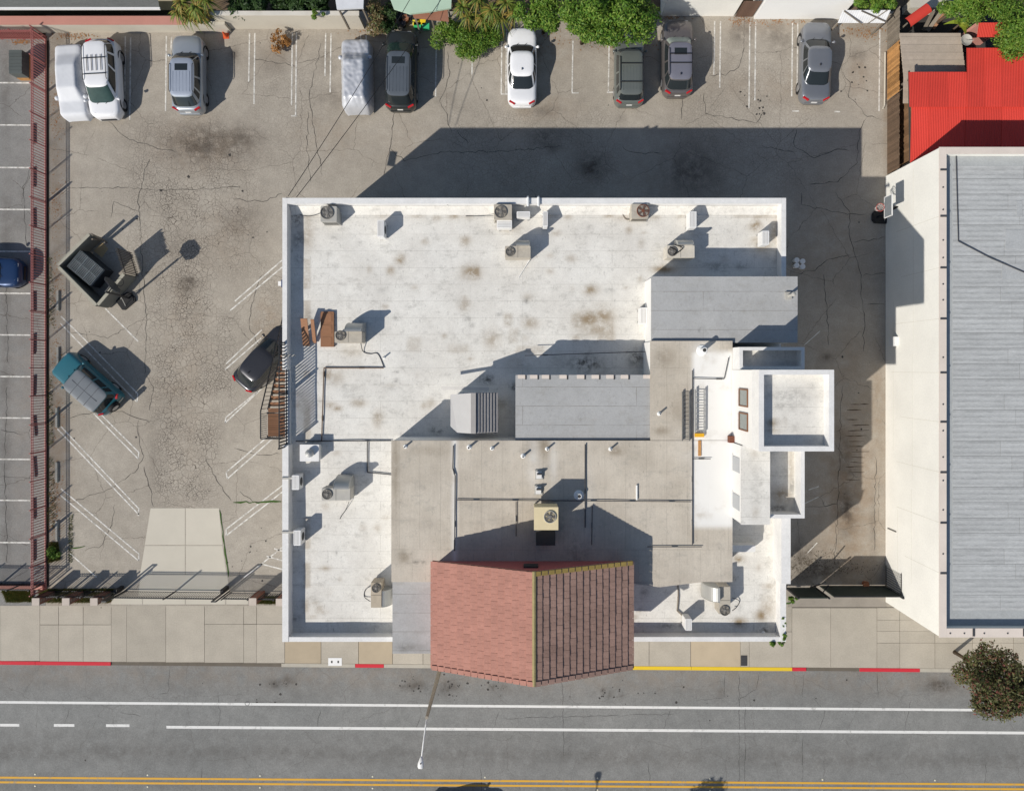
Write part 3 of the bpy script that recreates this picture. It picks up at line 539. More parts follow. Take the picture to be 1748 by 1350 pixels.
# ---- red tiled gable
ZE, ZR, XL, XM, XR, YB, YF = 9.86, 11.72, -4.37, .53, 5.30, -9.28, -14.42
gb = MB(); pts = [(XL+.22, 8.2), (XR-.22, 8.2), (XR-.22, ZE-.02), (XM, ZR-.16), (XL+.22, ZE-.02)]
n0 = len(gb.v)
for y in (YB-.28, YF+.2): gb.v += [(x, y, z) for x, z in pts]
gb.f += [(0, 1, 2, 3, 4)[::-1], (5, 6, 7, 8, 9), (0, 5, 6, 1)[::-1], (1, 6, 7, 2)[::-1], (2, 7, 8, 3)[::-1], (3, 8, 9, 4)[::-1], (4, 9, 5, 0)[::-1]]
gb.build('gable_wall', M_REDWALL, ch)
MB().box(.05, .75, YB-.30, YB-.2, 9.6, 10.1).build('louvre_vent', M_FAN, ch)
def slope(xe, m, nc=15, nt=15):
    d = Vector((XM-xe, 0, ZR-ZE)); L = d.length; u = d/L; s = 1 if XM > xe else -1
    nrm = Vector((-u.z*s, 0, u.x*s)); nrm = nrm if nrm.z > 0 else -nrm
    sl_ = MB(); c = [Vector((xe, YF, ZE)), Vector((xe, YB, ZE)), Vector((XM, YB, ZR)), Vector((XM, YF, ZR))]
    for dz in (-.05, -.13): sl_.v += [tuple(p+nrm*dz) for p in c]
    sl_.f += [(0, 1, 2, 3) if s < 0 else (3, 2, 1, 0), (4, 5, 6, 7) if s > 0 else (7, 6, 5, 4), (0, 4, 5, 1), (1, 5, 6, 2), (2, 6, 7, 3), (3, 7, 4, 0)]
    so_ = sl_.build('roof_slope', m, ch)
    step = L/nc; tl = step*1.12; tw = (YB-YF)/nt
    tm = MB()                                        # one tile: x up the slope, y across, a raised lower edge and a slight barrel
    prof = [(-.487, 0.0), (-.25, .003), (0, .004), (.25, .003), (.487, 0.0)]
    for xx, zz in ((0, 0.058), (tl, .008)):
        for yy, b_ in prof: tm.v.append((xx, yy*tw, zz+b_))
        for yy, b_ in prof: tm.v.append((xx, yy*tw, zz-.026))
    for i in range(4): tm.f += [(i, i+10, i+11, i+1)[::-1], (i+1, i+6, i+5, i)[::-1]]
    me = tm.mesh('tile', m)
    rot = Matrix((u, Vector((0, s, 0)), nrm)).transposed().to_euler()
    for i in range(nc):
        st = (i % 2)*.5
        for j in range(nt+(i % 2)):
            yy = YF+(j+.5-st)*tw
            wsc = 1
            if i % 2 and j in (0, nt): wsc = .5; yy = YF+tw*.25 if j == 0 else YB-tw*.25
            p = Vector((xe, yy, ZE))+u*(i*step-.03)+nrm*(.01+rnd.uniform(-.006, .006))
            o = inst('tile', me, so_, p, rot); o.scale = (1, wsc, 1); o.rotation_euler.z += rnd.uniform(-.004, .004)
slope(XL, M_TILE); slope(XR, M_TILE2)
vm = MB(); mv = mat('mossy_yellow_tile', (.30, .215, .065), .85, .35, 2.5, .2, 20, bump=.4)
for i in range(15):
    f0, f1 = i/15+.004, (i+1)/15-.004; a_ = Vector((XR+(XM-XR)*f0, YB-.08, ZE+(ZR-ZE)*f0+.07)); b_ = Vector((XR+(XM-XR)*f1, YB-.08, ZE+(ZR-ZE)*f1+.045)); MB().beam(a_, b_, .2, .06).build('verge_tile', mv, ch)
    for xe, m_ in ((XL, M_TILE), (XR, M_TILE2)):
        a_ = Vector((xe+(XM-xe)*f0, YF+.05, ZE+(ZR-ZE)*f0+.06)); b_ = Vector((xe+(XM-xe)*f1, YF+.05, ZE+(ZR-ZE)*f1+.035)); MB().beam(a_, b_, .22, .09).build('verge_tile', m_, ch)
rd = MB().tube([(XM, YF-.03, ZR+.01), (XM, YB+.03, ZR+.01)], .09, 8).build('ridge_cap', mat('ridge_mossy', (.30, .25, .12), .85, .3, 3, .2, 30, bump=.4), ch)

# ---------------------------------------------------------------- neighbouring building on the right
M_TAR = mat('roof_tar', (.17, .175, .175), .9)
rb = thing('neighbour_building', 'long cream building with blue-grey roll roofing, right of the alley', 'building', (30, -1, 0))
RX0, RX1, RY0, RY1, RZ = 22.52, 40, -14.5, 11.88, 5.72
MB().box(RX0+.02, RX1, RY0+.02, RY1-.02, -.1, RZ-.6).build('core', M_CREAM, rb)
for q, nm in (((RX0, RX0+.36, RY0, RY1), 'parapet'), ((RX0+.365, RX1, RY1-.34, RY1), 'parapet'), ((RX0+.365, RX1, RY0, RY0+.46), 'parapet')): MB().box(*q, -.1, RZ-.05).build('wall', M_CREAM, rb)
for q in ((RX0-.03, RX0+.36, RY0-.03, RY1+.03), (RX0+.365, RX1, RY1-.34, RY1+.03), (RX0+.365, RX1, RY0-.03, RY0+.46)): MB().box(*q, RZ-.045, RZ).build('parapet_coping', M_TRIMTAN, rb)
zr = RZ-.42
MB().box(RX0+.37, RX1, RY0+.47, RY1-.35, zr-.1, zr-.006).build('roof_border', M_ROOFBORD, rb)
MB().box(RX0+.97, RX1-.02, RY0+1.32, RY1-.87, zr-.02, zr-.004).build('roof_felt', M_TAR, rb)
y = RY0+1.3; k = 0
while y < RY1-.9:                                    # roll roofing, strip by strip, each in two or three lengths
    h = min(.84, RY1-.85-y); x = RX0+.95
    for L in ((2.6+2.1*((k*37 % 10)/10)), 6.5, 9):
        x1 = min(RX1, x+L)
        if x1-x > .3:
            m_ = MB(); n0 = len(m_.v)
            m_.v += [(x, y, zr+.016), (x1-.018, y, zr+.016), (x1-.018, y+h-.02, zr+.004), (x, y+h-.02, zr+.004), (x, y, zr-.01), (x1-.018, y, zr-.01), (x1-.018, y+h-.02, zr-.012), (x, y+h-.02, zr-.012)]
            m_.f += [(0, 1, 2, 3), (0, 4, 5, 1), (1, 5, 6, 2), (2, 6, 7, 3), (3, 7, 4, 0)]
            m_.build('roofing_sheet', M_ROLL, rb)
        x = x1
    y += h; k += 1
br = MB().box(-.01, .01, -.14, .14, 0, .05).mesh('coping_strap', M_BLKPL)
for py in (290, 369, 457, 544, 636, 720, 806, 892, 978): p = P(1607-(py-260)*.018, py, RZ); inst('coping_strap', MB().box(-.17, .17, -.05, .05, 0, .03).mesh('coping_strap', M_PIPE), rb, (RX0+.19, p.y, RZ+.001))
for px in (1662, 1748): inst('coping_strap', MB().box(-.06, .06, -.2, .2, 0, .03).mesh('coping_strap', M_PIPE), rb, (X(px, RZ), RY0+.24, RZ+.001))
dot = MB().lathe((0, 0, 0), [(.045, 0), (.045, .02)], 8).mesh('anchor_cap', M_PIPE)
for py in (320, 358, 410, 440, 485, 512, 610, 690, 735, 780, 820, 870, 945): inst('anchor_cap', dot, rb, (RX0+.17, Y(py, RZ), RZ+.001))
for px in (1622, 1646, 1680, 1720): inst('anchor_cap', dot, rb, (X(px, RZ), RY0+.2, RZ+.001))
MB().tube([P(1632, 262, zr+.06), P(1634, 340, zr+.06), P(1636, 412, zr+.06), P(1690, 440, zr+.06), P(1760, 470, zr+.06)], .03, 6).build('roof_conduit', M_PIPE, rb)
for x0, y0, x1, y1 in ((1716, 392, 1760, 425), (1710, 450, 1765, 478), (1735, 343, 1745, 370)): a, b = P(x0, y1, zr+.02), P(x1, y0, zr+.02); MB().box(a.x, b.x, a.y, b.y, zr+.016, zr+.024).build('roof_patch', mat('pale_patch', (.395, .405, .405), .85, .2, 2, .2, 12), rb)
for py in (360, 470, 560, 650, 745, 840, 950): pass
M_JOINT = mat('wall_joint', (.60, .57, .49), .9, .2, 4)
for py in (369, 457, 544, 636, 720, 806, 892, 978): yy = Y(py, RZ); MB().box(RX0-.004, RX0+.01, yy-.008, yy+.008, .3+rnd.random()*2.2, RZ-.1).build('wall_joint', M_JOINT, rb)
for a_, b_, z_ in ((8, 11.5, 3.1), (1.5, 7.6, 3.1), (-6.5, .8, 3.0), (-12.5, -7, 2.9), (-5, 4, .9), (-13, -8.5, 1.4)): MB().box(RX0-.004, RX0+.01, a_, b_, z_, z_+.016).build('wall_joint', M_JOINT, rb)
MB().tube([(RX0-.04, Y(900), .3), (RX0-.04, Y(900), 1.3)], .03, 6).build('wall_pipe', M_UNITG, rb)
p = P(1511, 583, 1.2); tag(MB().box(RX0-.32, RX0-.002, p.y-.28, p.y+.28, 1.0, 1.5).build('meter_box', M_UNITW), 'square white meter box on the cream wall beside the alley', 'meter box')

# ---------------------------------------------------------------- roof equipment on the main building
def fan_top(parent, c, r, mring=M_FANR, mbl=M_FANL):  # recessed round grille with a hub and blades
    ring = MB().lathe(c, [(r, .0), (r*1.0, .05), (r*.9, .055), (r*.86, -.03), (0.001, -.05)], 20).build('fan_ring', mring, parent)
    f = MB(); c = Vector(c)
    for i in range(5):
        t = i*2*math.pi/5; u = Vector((math.cos(t), math.sin(t), 0)); v = Vector((-u.y, u.x, 0)); c_ = Vector(c)+Vector((0, 0, .016))
        f.quad(c_+u*r*.18-v*r*.12, c_+u*r*.8-v*r*.24+Vector((0, 0, .004)), c_+u*r*.8+v*r*.2+Vector((0, 0, .016)), c_+u*r*.18+v*r*.12+Vector((0, 0, .006)))
    f.lathe(Vector(c)+Vector((0, 0, .012)), [(r*.3, 0), (r*.28, .03), (r*.1, .04)], 12); f.build('fan_blade', mbl, ring)
    g_ = MB()
    for rr in (.3, .42, .54, .66, .78, .9):
        ps = [Vector(c)+Vector((r*rr*math.cos(t*math.pi/8), r*rr*math.sin(t*math.pi/8), .042)) for t in range(17)]; g_.tube(ps, .006, 4, False)
    tag(g_.build('fan_guard', M_FANL, ring), kind='stuff')
def bevel_box(mb, x0, x1, y0, y1, z0, z1, r=.05):
    for (a, b) in ((0, 0),):
        pts = []
        for cx, cy, t0 in ((x1-r, y1-r, 0), (x0+r, y1-r, 90), (x0+r, y0+r, 180), (x1-r, y0+r, 270)):
            for i in range(4): t = R(t0+30*i); pts.append((cx+r*math.cos(t), cy+r*math.sin(t)))
        mb.prism(pts, z0, z1-.015); ins = [((px-(x0+x1)/2)*.985+(x0+x1)/2, (py-(y0+y1)/2)*.985+(y0+y1)/2) for px, py in pts]; mb.prism(ins, z1-.016, z1)
    return mb
def condenser(x0, y0, x1, y1, z0, h, label, m=M_UNIT, fan=(.5, .5), fr=.38, rust=False):
    zt = z0+h; a, b = P(x0, y1, zt), P(x1, y0, zt)
    t = thing('condenser_unit', label, 'air conditioner', ((a.x+b.x)/2, (a.y+b.y)/2, z0), 0, 'rooftop condensers')
    bevel_box(MB(), a.x, b.x, a.y, b.y, z0+.06, zt).build('casing', m, t)
    MB().box(a.x-.03, b.x+.03, a.y-.03, b.y+.03, z0-.01, z0+.055).build('base_pad', M_UNITG, t)
    w, d = b.x-a.x, b.y-a.y
    for i in range(5): MB().box(a.x+.05, b.x-.05, a.y-.012, a.y-.002, z0+.15+i*h*.14, z0+.15+i*h*.14+.02).build('grille_slat', M_FAN, t)
    fan_top(t, (a.x+w*fan[0], b.y-d*fan[1], zt+.002), min(w, d)*fr, M_RUST if rust else M_FANR, M_RUST if rust else M_FANL)
    return t
def airhandler(body, duct, z0, h, dz, label, fan, axis, m=M_UNIT, fr=.36):     # body/duct pixel boxes; the duct is a quarter-round sheet-metal elbow turning down into the roof
    zt = z0+h; a, b = P(body[0], body[3], zt), P(body[2], body[1], zt)
    t = thing('air_handler', label, 'air conditioner', ((a.x+b.x)/2, (a.y+b.y)/2, z0), 0, 'rooftop air handlers with ducts')
    bevel_box(MB(), a.x, b.x, a.y, b.y, z0+.12, zt, .03).build('casing', m, t)
    for q in ((a.x+.04, a.y+.04), (b.x-.12, a.y+.04), (a.x+.04, b.y-.12), (b.x-.12, b.y-.12)): MB().box(q[0], q[0]+.08, q[1], q[1]+.08, z0-.01, z0+.12).build('foot', M_UNITG, t)
    w, d = b.x-a.x, b.y-a.y; r = min(w, d)*fr
    fan_top(t, (a.x+w*fan[0], b.y-d*fan[1], zt+.002), r)
    MB().box((a.x+b.x)/2-.006 if w > d else a.x+.01, (a.x+b.x)/2+.006 if w > d else b.x-.01, a.y+.01 if w > d else (a.y+b.y)/2-.006, b.y-.01 if w > d else (a.y+b.y)/2+.006, zt, zt+.006).build('panel_seam', M_FAN, t)
    zd = z0+dz; c, e = P(duct[0], duct[3], zd), P(duct[2], duct[1], zd)
    mb = MB(); n = 10; rings = []
    if axis == 'y':                                   # elbow leaves the body towards +y and rolls down
        R_ = e.y-b.y+.0
        for i in range(n+1):
            th = i/n*math.pi/2; rings.append([(x, b.y+R_*math.sin(th), zd-(dz)*.92*(1-math.cos(th))) for x in (c.x, e.x)])
        bot = [(x, b.y, z0) for x in (c.x, e.x)]
    else:
        s = -1 if axis == '-x' else 1; xb = a.x if s < 0 else b.x; xe = c.x if s < 0 else e.x; R_ = abs(xe-xb)
        for i in range(n+1):
            th = i/n*math.pi/2; rings.append([(xb+s*R_*math.sin(th), yy, zd-dz*.92*(1-math.cos(th))) for yy in ((c.y, e.y) if s < 0 else (e.y, c.y))])
        bot = [(xb, yy, z0) for yy in ((c.y, e.y) if s < 0 else (e.y, c.y))]
    for p_, q_ in zip(rings, rings[1:]): mb.quad(p_[0], p_[1], q_[1], q_[0])
    mb.poly([r_[0] for r_ in rings]+[bot[0]]); mb.poly(([r_[1] for r_ in rings]+[bot[1]])[::-1]); mb.quad(rings[0][1], rings[0][0], bot[0], bot[1])
    dd = mb.build('duct_elbow', M_GALV, t, False)
    for s_ in (0, 1): MB().tube([Vector(r_[s_])+Vector((0, 0, .004)) for r_ in rings], .014, 4).build('duct_flange', M_GALV, dd)
    return t
def split(x0, y0, x1, y1, z0, h, label, side, m=M_UNITW):                       # slim mini-split outdoor unit; fan on its broad side
    zt = z0+h; a, b = P(x0, y1, zt), P(x1, y0, zt)
    t = thing('split_unit', label, 'air conditioner', ((a.x+b.x)/2, (a.y+b.y)/2, z0), 0, 'slim white split units')
    bevel_box(MB(), a.x, b.x, a.y, b.y, z0+.09, zt, .025).build('casing', m, t)
    w, d = b.x-a.x, b.y-a.y
    for s in (.12, .8):
        if d > w: MB().box(a.x-.04, b.x+.04, a.y+d*s, a.y+d*s+.06, z0-.01, z0+.09).build('foot', M_GALV, t)
        else: MB().box(a.x+w*s, a.x+w*s+.06, a.y-.04, b.y+.04, z0-.01, z0+.09).build('foot', M_GALV, t)
    for i in range(4):                                # louvres in the top lid
        if d > w: MB().box(a.x+w*.2*(i+.6), a.x+w*.2*(i+.6)+.015, a.y+.05, b.y-.05, zt, zt+.008).build('lid_rib', M_UNITG, t)
        else: MB().box(a.x+.05, b.x-.05, a.y+d*.2*(i+.6), a.y+d*.2*(i+.6)+.015, zt, zt+.008).build('lid_rib', M_UNITG, t)
    c = {'e': (b.x+.003, a.y+d*.5), 'w': (a.x-.003, a.y+d*.5)}.get(side)
    if c:
        s = 1 if side == 'e' else -1; ps = [Vector((c[0]+s*.004, c[1]+.22*math.cos(k*math.pi/8), z0+h*.52+.22*math.sin(k*math.pi/8))) for k in range(17)]
        MB().poly(ps[:16] if s > 0 else ps[:16][::-1]).build('fan_grille', M_FAN, t)
    return t
condenser(547, 352, 575, 379, ZD, .85, 'greenish round-fan condenser nearest the roof\'s far left corner', M_UNITG, (.4, .42), .42)
condenser(843, 349, 874, 375, ZD, .85, 'beige condenser beside a cluster of pipes at the far parapet', M_UNIT, (.38, .5), .42)
condenser(1078, 348, 1107, 373, ZD, .75, 'rusted condenser with reddish corroded fan at the far parapet', M_UNIT, (.68, .48), .44, True)
a = split(848, 376, 874, 389, ZD, .7, 'white ribbed box in front of the beige far-side condenser', 's')
split(644, 376, 655, 404, ZD, .85, 'slim grey-white split unit standing alone near the far left of the roof', 'e')
split(882, 361, 905, 371, ZD, .7, 'small white split unit between the beige condenser and its slim neighbour', 's')
split(927, 361, 935, 387, ZD, .8, 'slim white split unit just right of the paired parapet pipes', 'e')
split(1177, 361, 1189, 389, ZD, .85, 'slim white split unit at the far parapet beyond the two-tone air handler', 'e')
split(1301, 394, 1313, 418, ZD, .8, 'slim white split unit beside the far right parapet', 'e')
split(1093, 525, 1105, 553, ZD, .8, 'slim white split unit against the end of the grey raised roof', 'e')
split(498, 811, 510, 836, ZD+.0, .85, 'slim white split unit at the left parapet, the farther of two', 'e')
split(501, 905, 513, 931, ZD+.0, .85, 'slim white split unit at the left parapet, nearer the street', 'e')
split(1170, 1056, 1181, 1076, ZD, .85, 'slim white split unit in parapet shade right of the red gable', 'e')
airhandler((571, 566, 618, 585), (588, 549, 616, 565), ZD, .95, 1.25, 'beige air handler with round elbow duct beside the brown roof door', (.22, .35), 'y', fr=.46)
airhandler((549, 833, 598, 854), (569, 815, 595, 832), ZD, .95, 1.25, 'beige air handler with elbow duct on the left roof bay', (.19, .5), 'y', M_UNITG, fr=.42)
airhandler((862, 420, 906, 440), (881, 405, 904, 419), ZD, .95, 1.25, 'beige air handler with elbow duct near the middle of the white roof', (.2, .5), 'y', fr=.4)
airhandler((1138, 419, 1186, 440), (1158, 405, 1184, 418), ZD, .95, 1.25, 'two-tone air handler with black cables beside the grey raised roof', (.2, .5), 'y', mat('unit_pale_paint', (.55, .51, .44), .6, .2, 4, .1, 20), fr=.4)
airhandler((633, 994, 651, 1037), (652, 1009, 668, 1036), ZD, .95, .9, 'narrow beige air handler with coiled hose beside the grey street-side roof', (.5, .22), '+x', mat('unit_tan_paint', (.40, .34, .26), .6, .25, 3, .1, 20), fr=.42)
airhandler((1227, 1001, 1247, 1048), (1206, 1004, 1227, 1028), ZD, .95, 1.2, 'beige air handler with elbow duct at the street corner below the tower', (.5, .86), '-x', fr=.44)
# cream evaporative cooler on legs above the red gable
zc = ZB+1.35; a, b = P(912, 904, zc), P(952.5, 866, zc)
t = thing('evaporative_cooler', 'square cream cooler with round fan opening behind the red gable', 'air cooler', ((a.x+b.x)/2, (a.y+b.y)/2, ZB))
mc = mat('cream_cooler', (.66, .56, .35), .6, .1, 3)
MB().box(a.x, b.x, a.y, b.y, ZB+.35, zc-.02).build('casing', mc, t); MB().box(a.x-.015, b.x+.015, a.y-.015, b.y+.015, zc-.02, zc).build('lid', mc, t)
for qx in (a.x+.05, b.x-.1):
    for qy in (a.y+.05, b.y-.1): MB().box(qx, qx+.06, qy, qy+.06, ZB-.01, ZB+.36).build('leg', M_GALV, t)
fan_top(t, (a.x+(b.x-a.x)*.66, b.y-(b.y-a.y)*.42, zc+.002), .3, M_UNITG, M_FANL)
MB().box(a.x+.1, b.x-.1, a.y-.9, a.y-.02, ZB-.01, ZB+.75).build('duct', M_FAN, t)
# little gabled roof house with grey shingles
zh, ze = ZD+2.65, ZD+2.0
hx0, hxm, hx1 = X(769, ze), X(808, zh), X(850, ze); hy1, hy0 = Y(670, ze), Y(738, ze)
t = thing('roof_access_house', 'small gabled rooftop hut with ribbed grey shingle roof', 'roof hut', ((hx0+hx1)/2, (hy0+hy1)/2, ZD))
hb = MB(); pr = [(hx0+.15, ZD-.05), (hx1-.15, ZD-.05), (hx1-.15, ze), (hxm, zh-.1), (hx0+.15, ze)]
for y in (hy0+.15, hy1-.15): hb.v += [(x, y, z) for x, z in pr]
hb.f += [(0, 1, 2, 3, 4), (9, 8, 7, 6, 5), (0, 5, 6, 1), (1, 6, 7, 2), (2, 7, 8, 3), (3, 8, 9, 4), (4, 9, 5, 0)]; hb.build('wall', M_STUCCO, t)
MB().poly([(hx0, hy0+.3, ze), (hx0+.35, hy0, ze+.11), (hxm-.02, hy0, zh), (hxm-.02, hy1, zh), (hx0, hy1-.1, ze)]).build('roof_slope', mat('pale_roof_felt', (.44, .43, .42), .8, .08, 2), t)
rsl = MB().poly([(hxm, hy0, zh), (hx1, hy0+.06, ze), (hx1, hy1, ze), (hxm, hy1, zh)]).build('roof_slope', mat('dark_felt', (.16, .15, .145), .85, .2, 3), t)
d = Vector((hx1-hxm, 0, ze-zh)); 
for i in range(8):
    p0 = Vector((hxm, 0, zh))+d*(i/8+.012); p1 = Vector((hxm, 0, zh))+d*((i+1)/8-.012); up = Vector((.28, 0, 1)).normalized()
    m_ = MB(); c = [p0+up*.012, p1+up*.05, p1+up*.01]
    m_.v += [(q.x, hy0+.01, q.z) for q in c]+[(q.x, hy1-.01, q.z) for q in c]; m_.f += [(0, 1, 4, 3), (1, 2, 5, 4), (0, 2, 1), (3, 4, 5), (0, 3, 5, 2)]
    m_.build('shingle_course', mat('grey_shingle', (.30, .285, .275), .85, .3, 9, .2, 30, bump=.4, rand=.08, stretch=(1, .6, 1)), rsl)
MB().beam((hxm+.0, hy0, zh+.01), (hxm, hy1, zh+.01), .24, .03).build('ridge_cap', mat('ridge_felt', (.36, .34, .32), .8), t)
MB().beam(P(760, 662, ZD+.9)-Vector((.2, 0, 0)), P(835, 664, ZD+1.6), .16, .03).build('door', mat('pale_board', (.55, .53, .5), .8), t)
# pipes, vents and conduits on the roofs
npipe = [0]
def vent(px, py, z, h=.45, r=.05, m=M_PVC, cat='vent pipe', where='on the beige roof'):
    p = P(px, py, z); o = thing('vent_pipe', VL[npipe[0]], cat, tuple(p), 0, 'roof vent pipes'); npipe[0] += 1
    MB().lathe(p, [(r*2.2, .0), (r*2.0, .03), (r, .05), (r, h), (r*.75, h), (r*.7, h-.05)], 10).build('stack', m, o); MB().lathe(p+Vector((0, 0, h+.002)), [(r*.72, 0), (r*.6, .004)], 10).build('opening', M_FAN, o)
VL = ['white stub vent at the beige roof\'s far left corner', 'white vent pipe below the small gabled hut, left of a pair', 'white vent pipe below the small gabled hut, right of a pair', 'white vent pipe left of the grey raised roof\'s lower corner', 'short vent pipe at the lower edge of the grey raised roof', 'twin white vent below the lower edge of the grey raised roof', 'white vent beside the grey raised roof\'s right end',
      'wide white vent stack by the tower on the beige roof', 'thin pipe at the far parapet above the white roof\'s left half', 'thin pipe at the far parapet near the right corner', 'small vent beside the coiled conduit on the white roof', 'white vent at the lower right roof corner', 'fat white stub right of the cream cooler']
for q in ((692, 762, ZB, .3), (801, 763, ZB, .4, .06), (840, 765, ZB, .3), (893, 778, ZB, .35, .06), (934, 766, ZB, .35), (1042, 766, ZB, .35), (1125, 706, ZB, .35), (1198, 598, ZB, .55, .13), (765, 353, ZD, .4, .03), (1229, 352, ZD, .3, .03), (656, 610, ZD, .3, .04), (1303, 1080, ZD, .5, .05), (988, 845, ZB, .35, .12)): vent(*q)
for q, lb in ((( 920, 810), 'square lead skylight box above the cream cooler, upper one'), ((919, 836), 'square white-framed vent box just above the cream cooler')):
    p = P(*q, ZB); o = thing('vent_box', lb, 'roof vent', tuple(p), 0, 'square roof vents'); MB().box(p.x-.2, p.x+.2, p.y-.24, p.y+.24, ZB-.01, ZB+.06).build('curb', M_UNITG, o); MB().box(p.x-.13, p.x+.13, p.y-.17, p.y+.17, ZB+.06, ZB+.16).build('hood', M_UNITW, o); MB().box(p.x-.1, p.x+.14, p.y+.03, p.y+.1, ZB+.16, ZB+.28).build('flap', M_FAN, o)
def conduit(pts, z, label, r=.028, m=M_PIPE, blocks=0):
    V = [P(x, y, z+.07) for x, y in pts]; o = thing('roof_conduit', label, 'conduit', tuple(P(*pts[0], z)), 0, 'conduits on the roof')
    for a_, b_ in zip(V, V[1:]): MB().tube([a_, b_], r, 6).build('pipe', m, o)
    L = sum((b_-a_).length for a_, b_ in zip(V, V[1:])); n = max(1, int(L/1.9))
    for i in range(n):
        d_ = (i+.5)/n*L
        for a_, b_ in zip(V, V[1:]):
            l_ = (b_-a_).length
            if d_ <= l_:
                q = a_+(b_-a_)*(d_/l_); hz = abs((b_-a_).x) > abs((b_-a_).y); w_, h_ = (.26, .09) if hz else (.09, .26)
                MB().box(q.x-w_/2, q.x+w_/2, q.y-h_/2, q.y+h_/2, z-.005, z+.05).build('support_block', M_WOODG if blocks else M_UNITG, o); break
            d_ -= l_
conduit([(655, 628), (553, 628), (551, 690), (549, 752)], ZD, 'rusty conduit turning a corner on the white roof beside the stair', .03, mat('rusty_conduit', (.16, .11, .08), .7, .3, 6), 1)
conduit([(505, 753), (668, 752)], ZD, 'dark conduit running to the beige roof\'s far left corner'); conduit([(627, 753), (627, 806), (668, 810)], ZD, 'double conduit dropping across the left roof bay')
conduit([(774, 760), (773, 800), (777, 812), (776, 940)], ZB, 'long conduit down the left part of the beige roof'); conduit([(779, 853), (1180, 856)], ZB, 'long horizontal conduit crossing the whole beige roof', .022)
conduit([(999, 758), (999, 900)], ZB, 'upright conduit in the middle of the beige roof'); conduit([(1182, 632), (1182, 930)], ZB, 'long conduit down the right part of the beige roof', .024); conduit([(1182, 646), (1236, 647), (1244, 610)], ZB, 'bent conduit climbing to the tower wall', .02); conduit([(1105, 933), (1198, 933)], ZB, 'short horizontal conduit near the beige roof\'s lower edge', .02)
conduit([(1087, 828), (1087, 853)], ZB, 'white stub pipe feeding the long horizontal conduit', .045, M_PVC); conduit([(881, 856), (881, 915)], ZB, 'thin pipe beside the cream cooler on its left', .02); conduit([(1011, 862), (1010, 930)], ZB, 'thin pipe right of the cream cooler in gable shade', .02)
conduit([(1182, 783), (1213, 783)], ZB, 'tiny white spur pipe on the painted strip by the tower', .018); conduit([(896, 607), (1108, 600)], ZD+.6, 'thin handrail pipe above the shaded roof beyond the grey roof', .02); conduit([(1157, 985), (1158, 1020), (1156, 1042), (1170, 1055)], ZD, 'brown hose run right of the red gable', .035, M_WOODG)
for q, lb in (([(838, 355), (880, 358)], 0), ):
    pass
for px in (901, 919): o = thing('parapet_pipe', 'white pipe standing over the far parapet, %s of a pair' % ('left' if px < 910 else 'right'), 'pipe', tuple(P(px, 345, ZD)), 0, 'paired parapet pipes'); MB().tube([P(px, 352, ZD+.1), P(px, 351, ZP+.12), P(px, 338, ZP+.12), P(px, 336, ZP-.5)], .06, 8).build('pipe', M_PVC, o); MB().box(P(px, 352, ZD).x-.12, P(px, 352, ZD).x+.12, P(px, 352, ZD).y-.12, P(px, 352, ZD).y+.12, ZD-.01, ZD+.1).build('base', M_UNITG, o)
# cable tangles beside units
def cable(pts, z, label, r=.016, m=M_PIPE):
    V = [P(x, y, z+h) for x, y, h in pts]; out = []
    for i in range(len(V)-1):
        a0, a1, a2, a3 = V[max(i-1, 0)], V[i], V[i+1], V[min(i+2, len(V)-1)]
        for j in range(6):
            t = j/6; out.append(.5*((2*a1)+(a2-a0)*t+(2*a0-5*a1+4*a2-a3)*t*t+(-a0+3*a1-3*a2+a3)*t**3))
    out.append(V[-1]); tag(MB().tube(out, r, 5).build('cable', m), label, 'cable', 'loose roof cables')
cable([(548, 364, .3), (530, 369, .04), (512, 366, .03), (498, 352, .04)], ZD, 'dark cable from the far left condenser to the corner'); cable([(842, 369, .3), (820, 369, .03), (795, 369, .03)], ZD, 'thin cable left of the beige far-side condenser')
cable([(1079, 352, .3), (1068, 346, .1), (1061, 358, .04), (1068, 374, .03), (1080, 374, .2)], ZD, 'looped brown hose beside the rusted condenser', .022, M_WOODG); cable([(1143, 422, .98), (1155, 428, 1.0), (1150, 435, 1.0), (1165, 424, 1.05), (1152, 418, 1.0)], ZD, 'black cable coil on top of the two-tone air handler', .03, M_BLKPL)
cable([(616, 586, .3), (620, 600, .04), (632, 604, .03), (645, 604, .03), (655, 626, .04)], ZD, 'hose bending from the air handler by the brown door', .022); cable([(905, 441, .2), (897, 455, .04), (885, 475, .03)], ZD, 'pale drain hose below the central air handler', .016, M_PVC); cable([(596, 856, .2), (590, 870, .04), (583, 880, .03), (580, 886, .03)], ZD, 'drain hose below the left bay air handler')
cable([(633, 1000, .4), (624, 1006, .05), (622, 1018, .03), (632, 1026, .2)], ZD, 'hose loop beside the narrow air handler', .02); cable([(885, 352, .05), (905, 356, .1), (920, 362, .04), (930, 370, .05)], ZD, 'pale hoses joining the paired parapet pipes', .025, M_PVC); cable([(1180, 365, .5), (1186, 355, .05), (1192, 352, .04)], ZD, 'pale hose of the far-right split unit', .02, M_PVC)
cable([(1250, 1020, .2), (1262, 1025, .05), (1258, 1035, .04), (1250, 1042, .2)], ZD, 'hose loop beside the street corner air handler', .02)
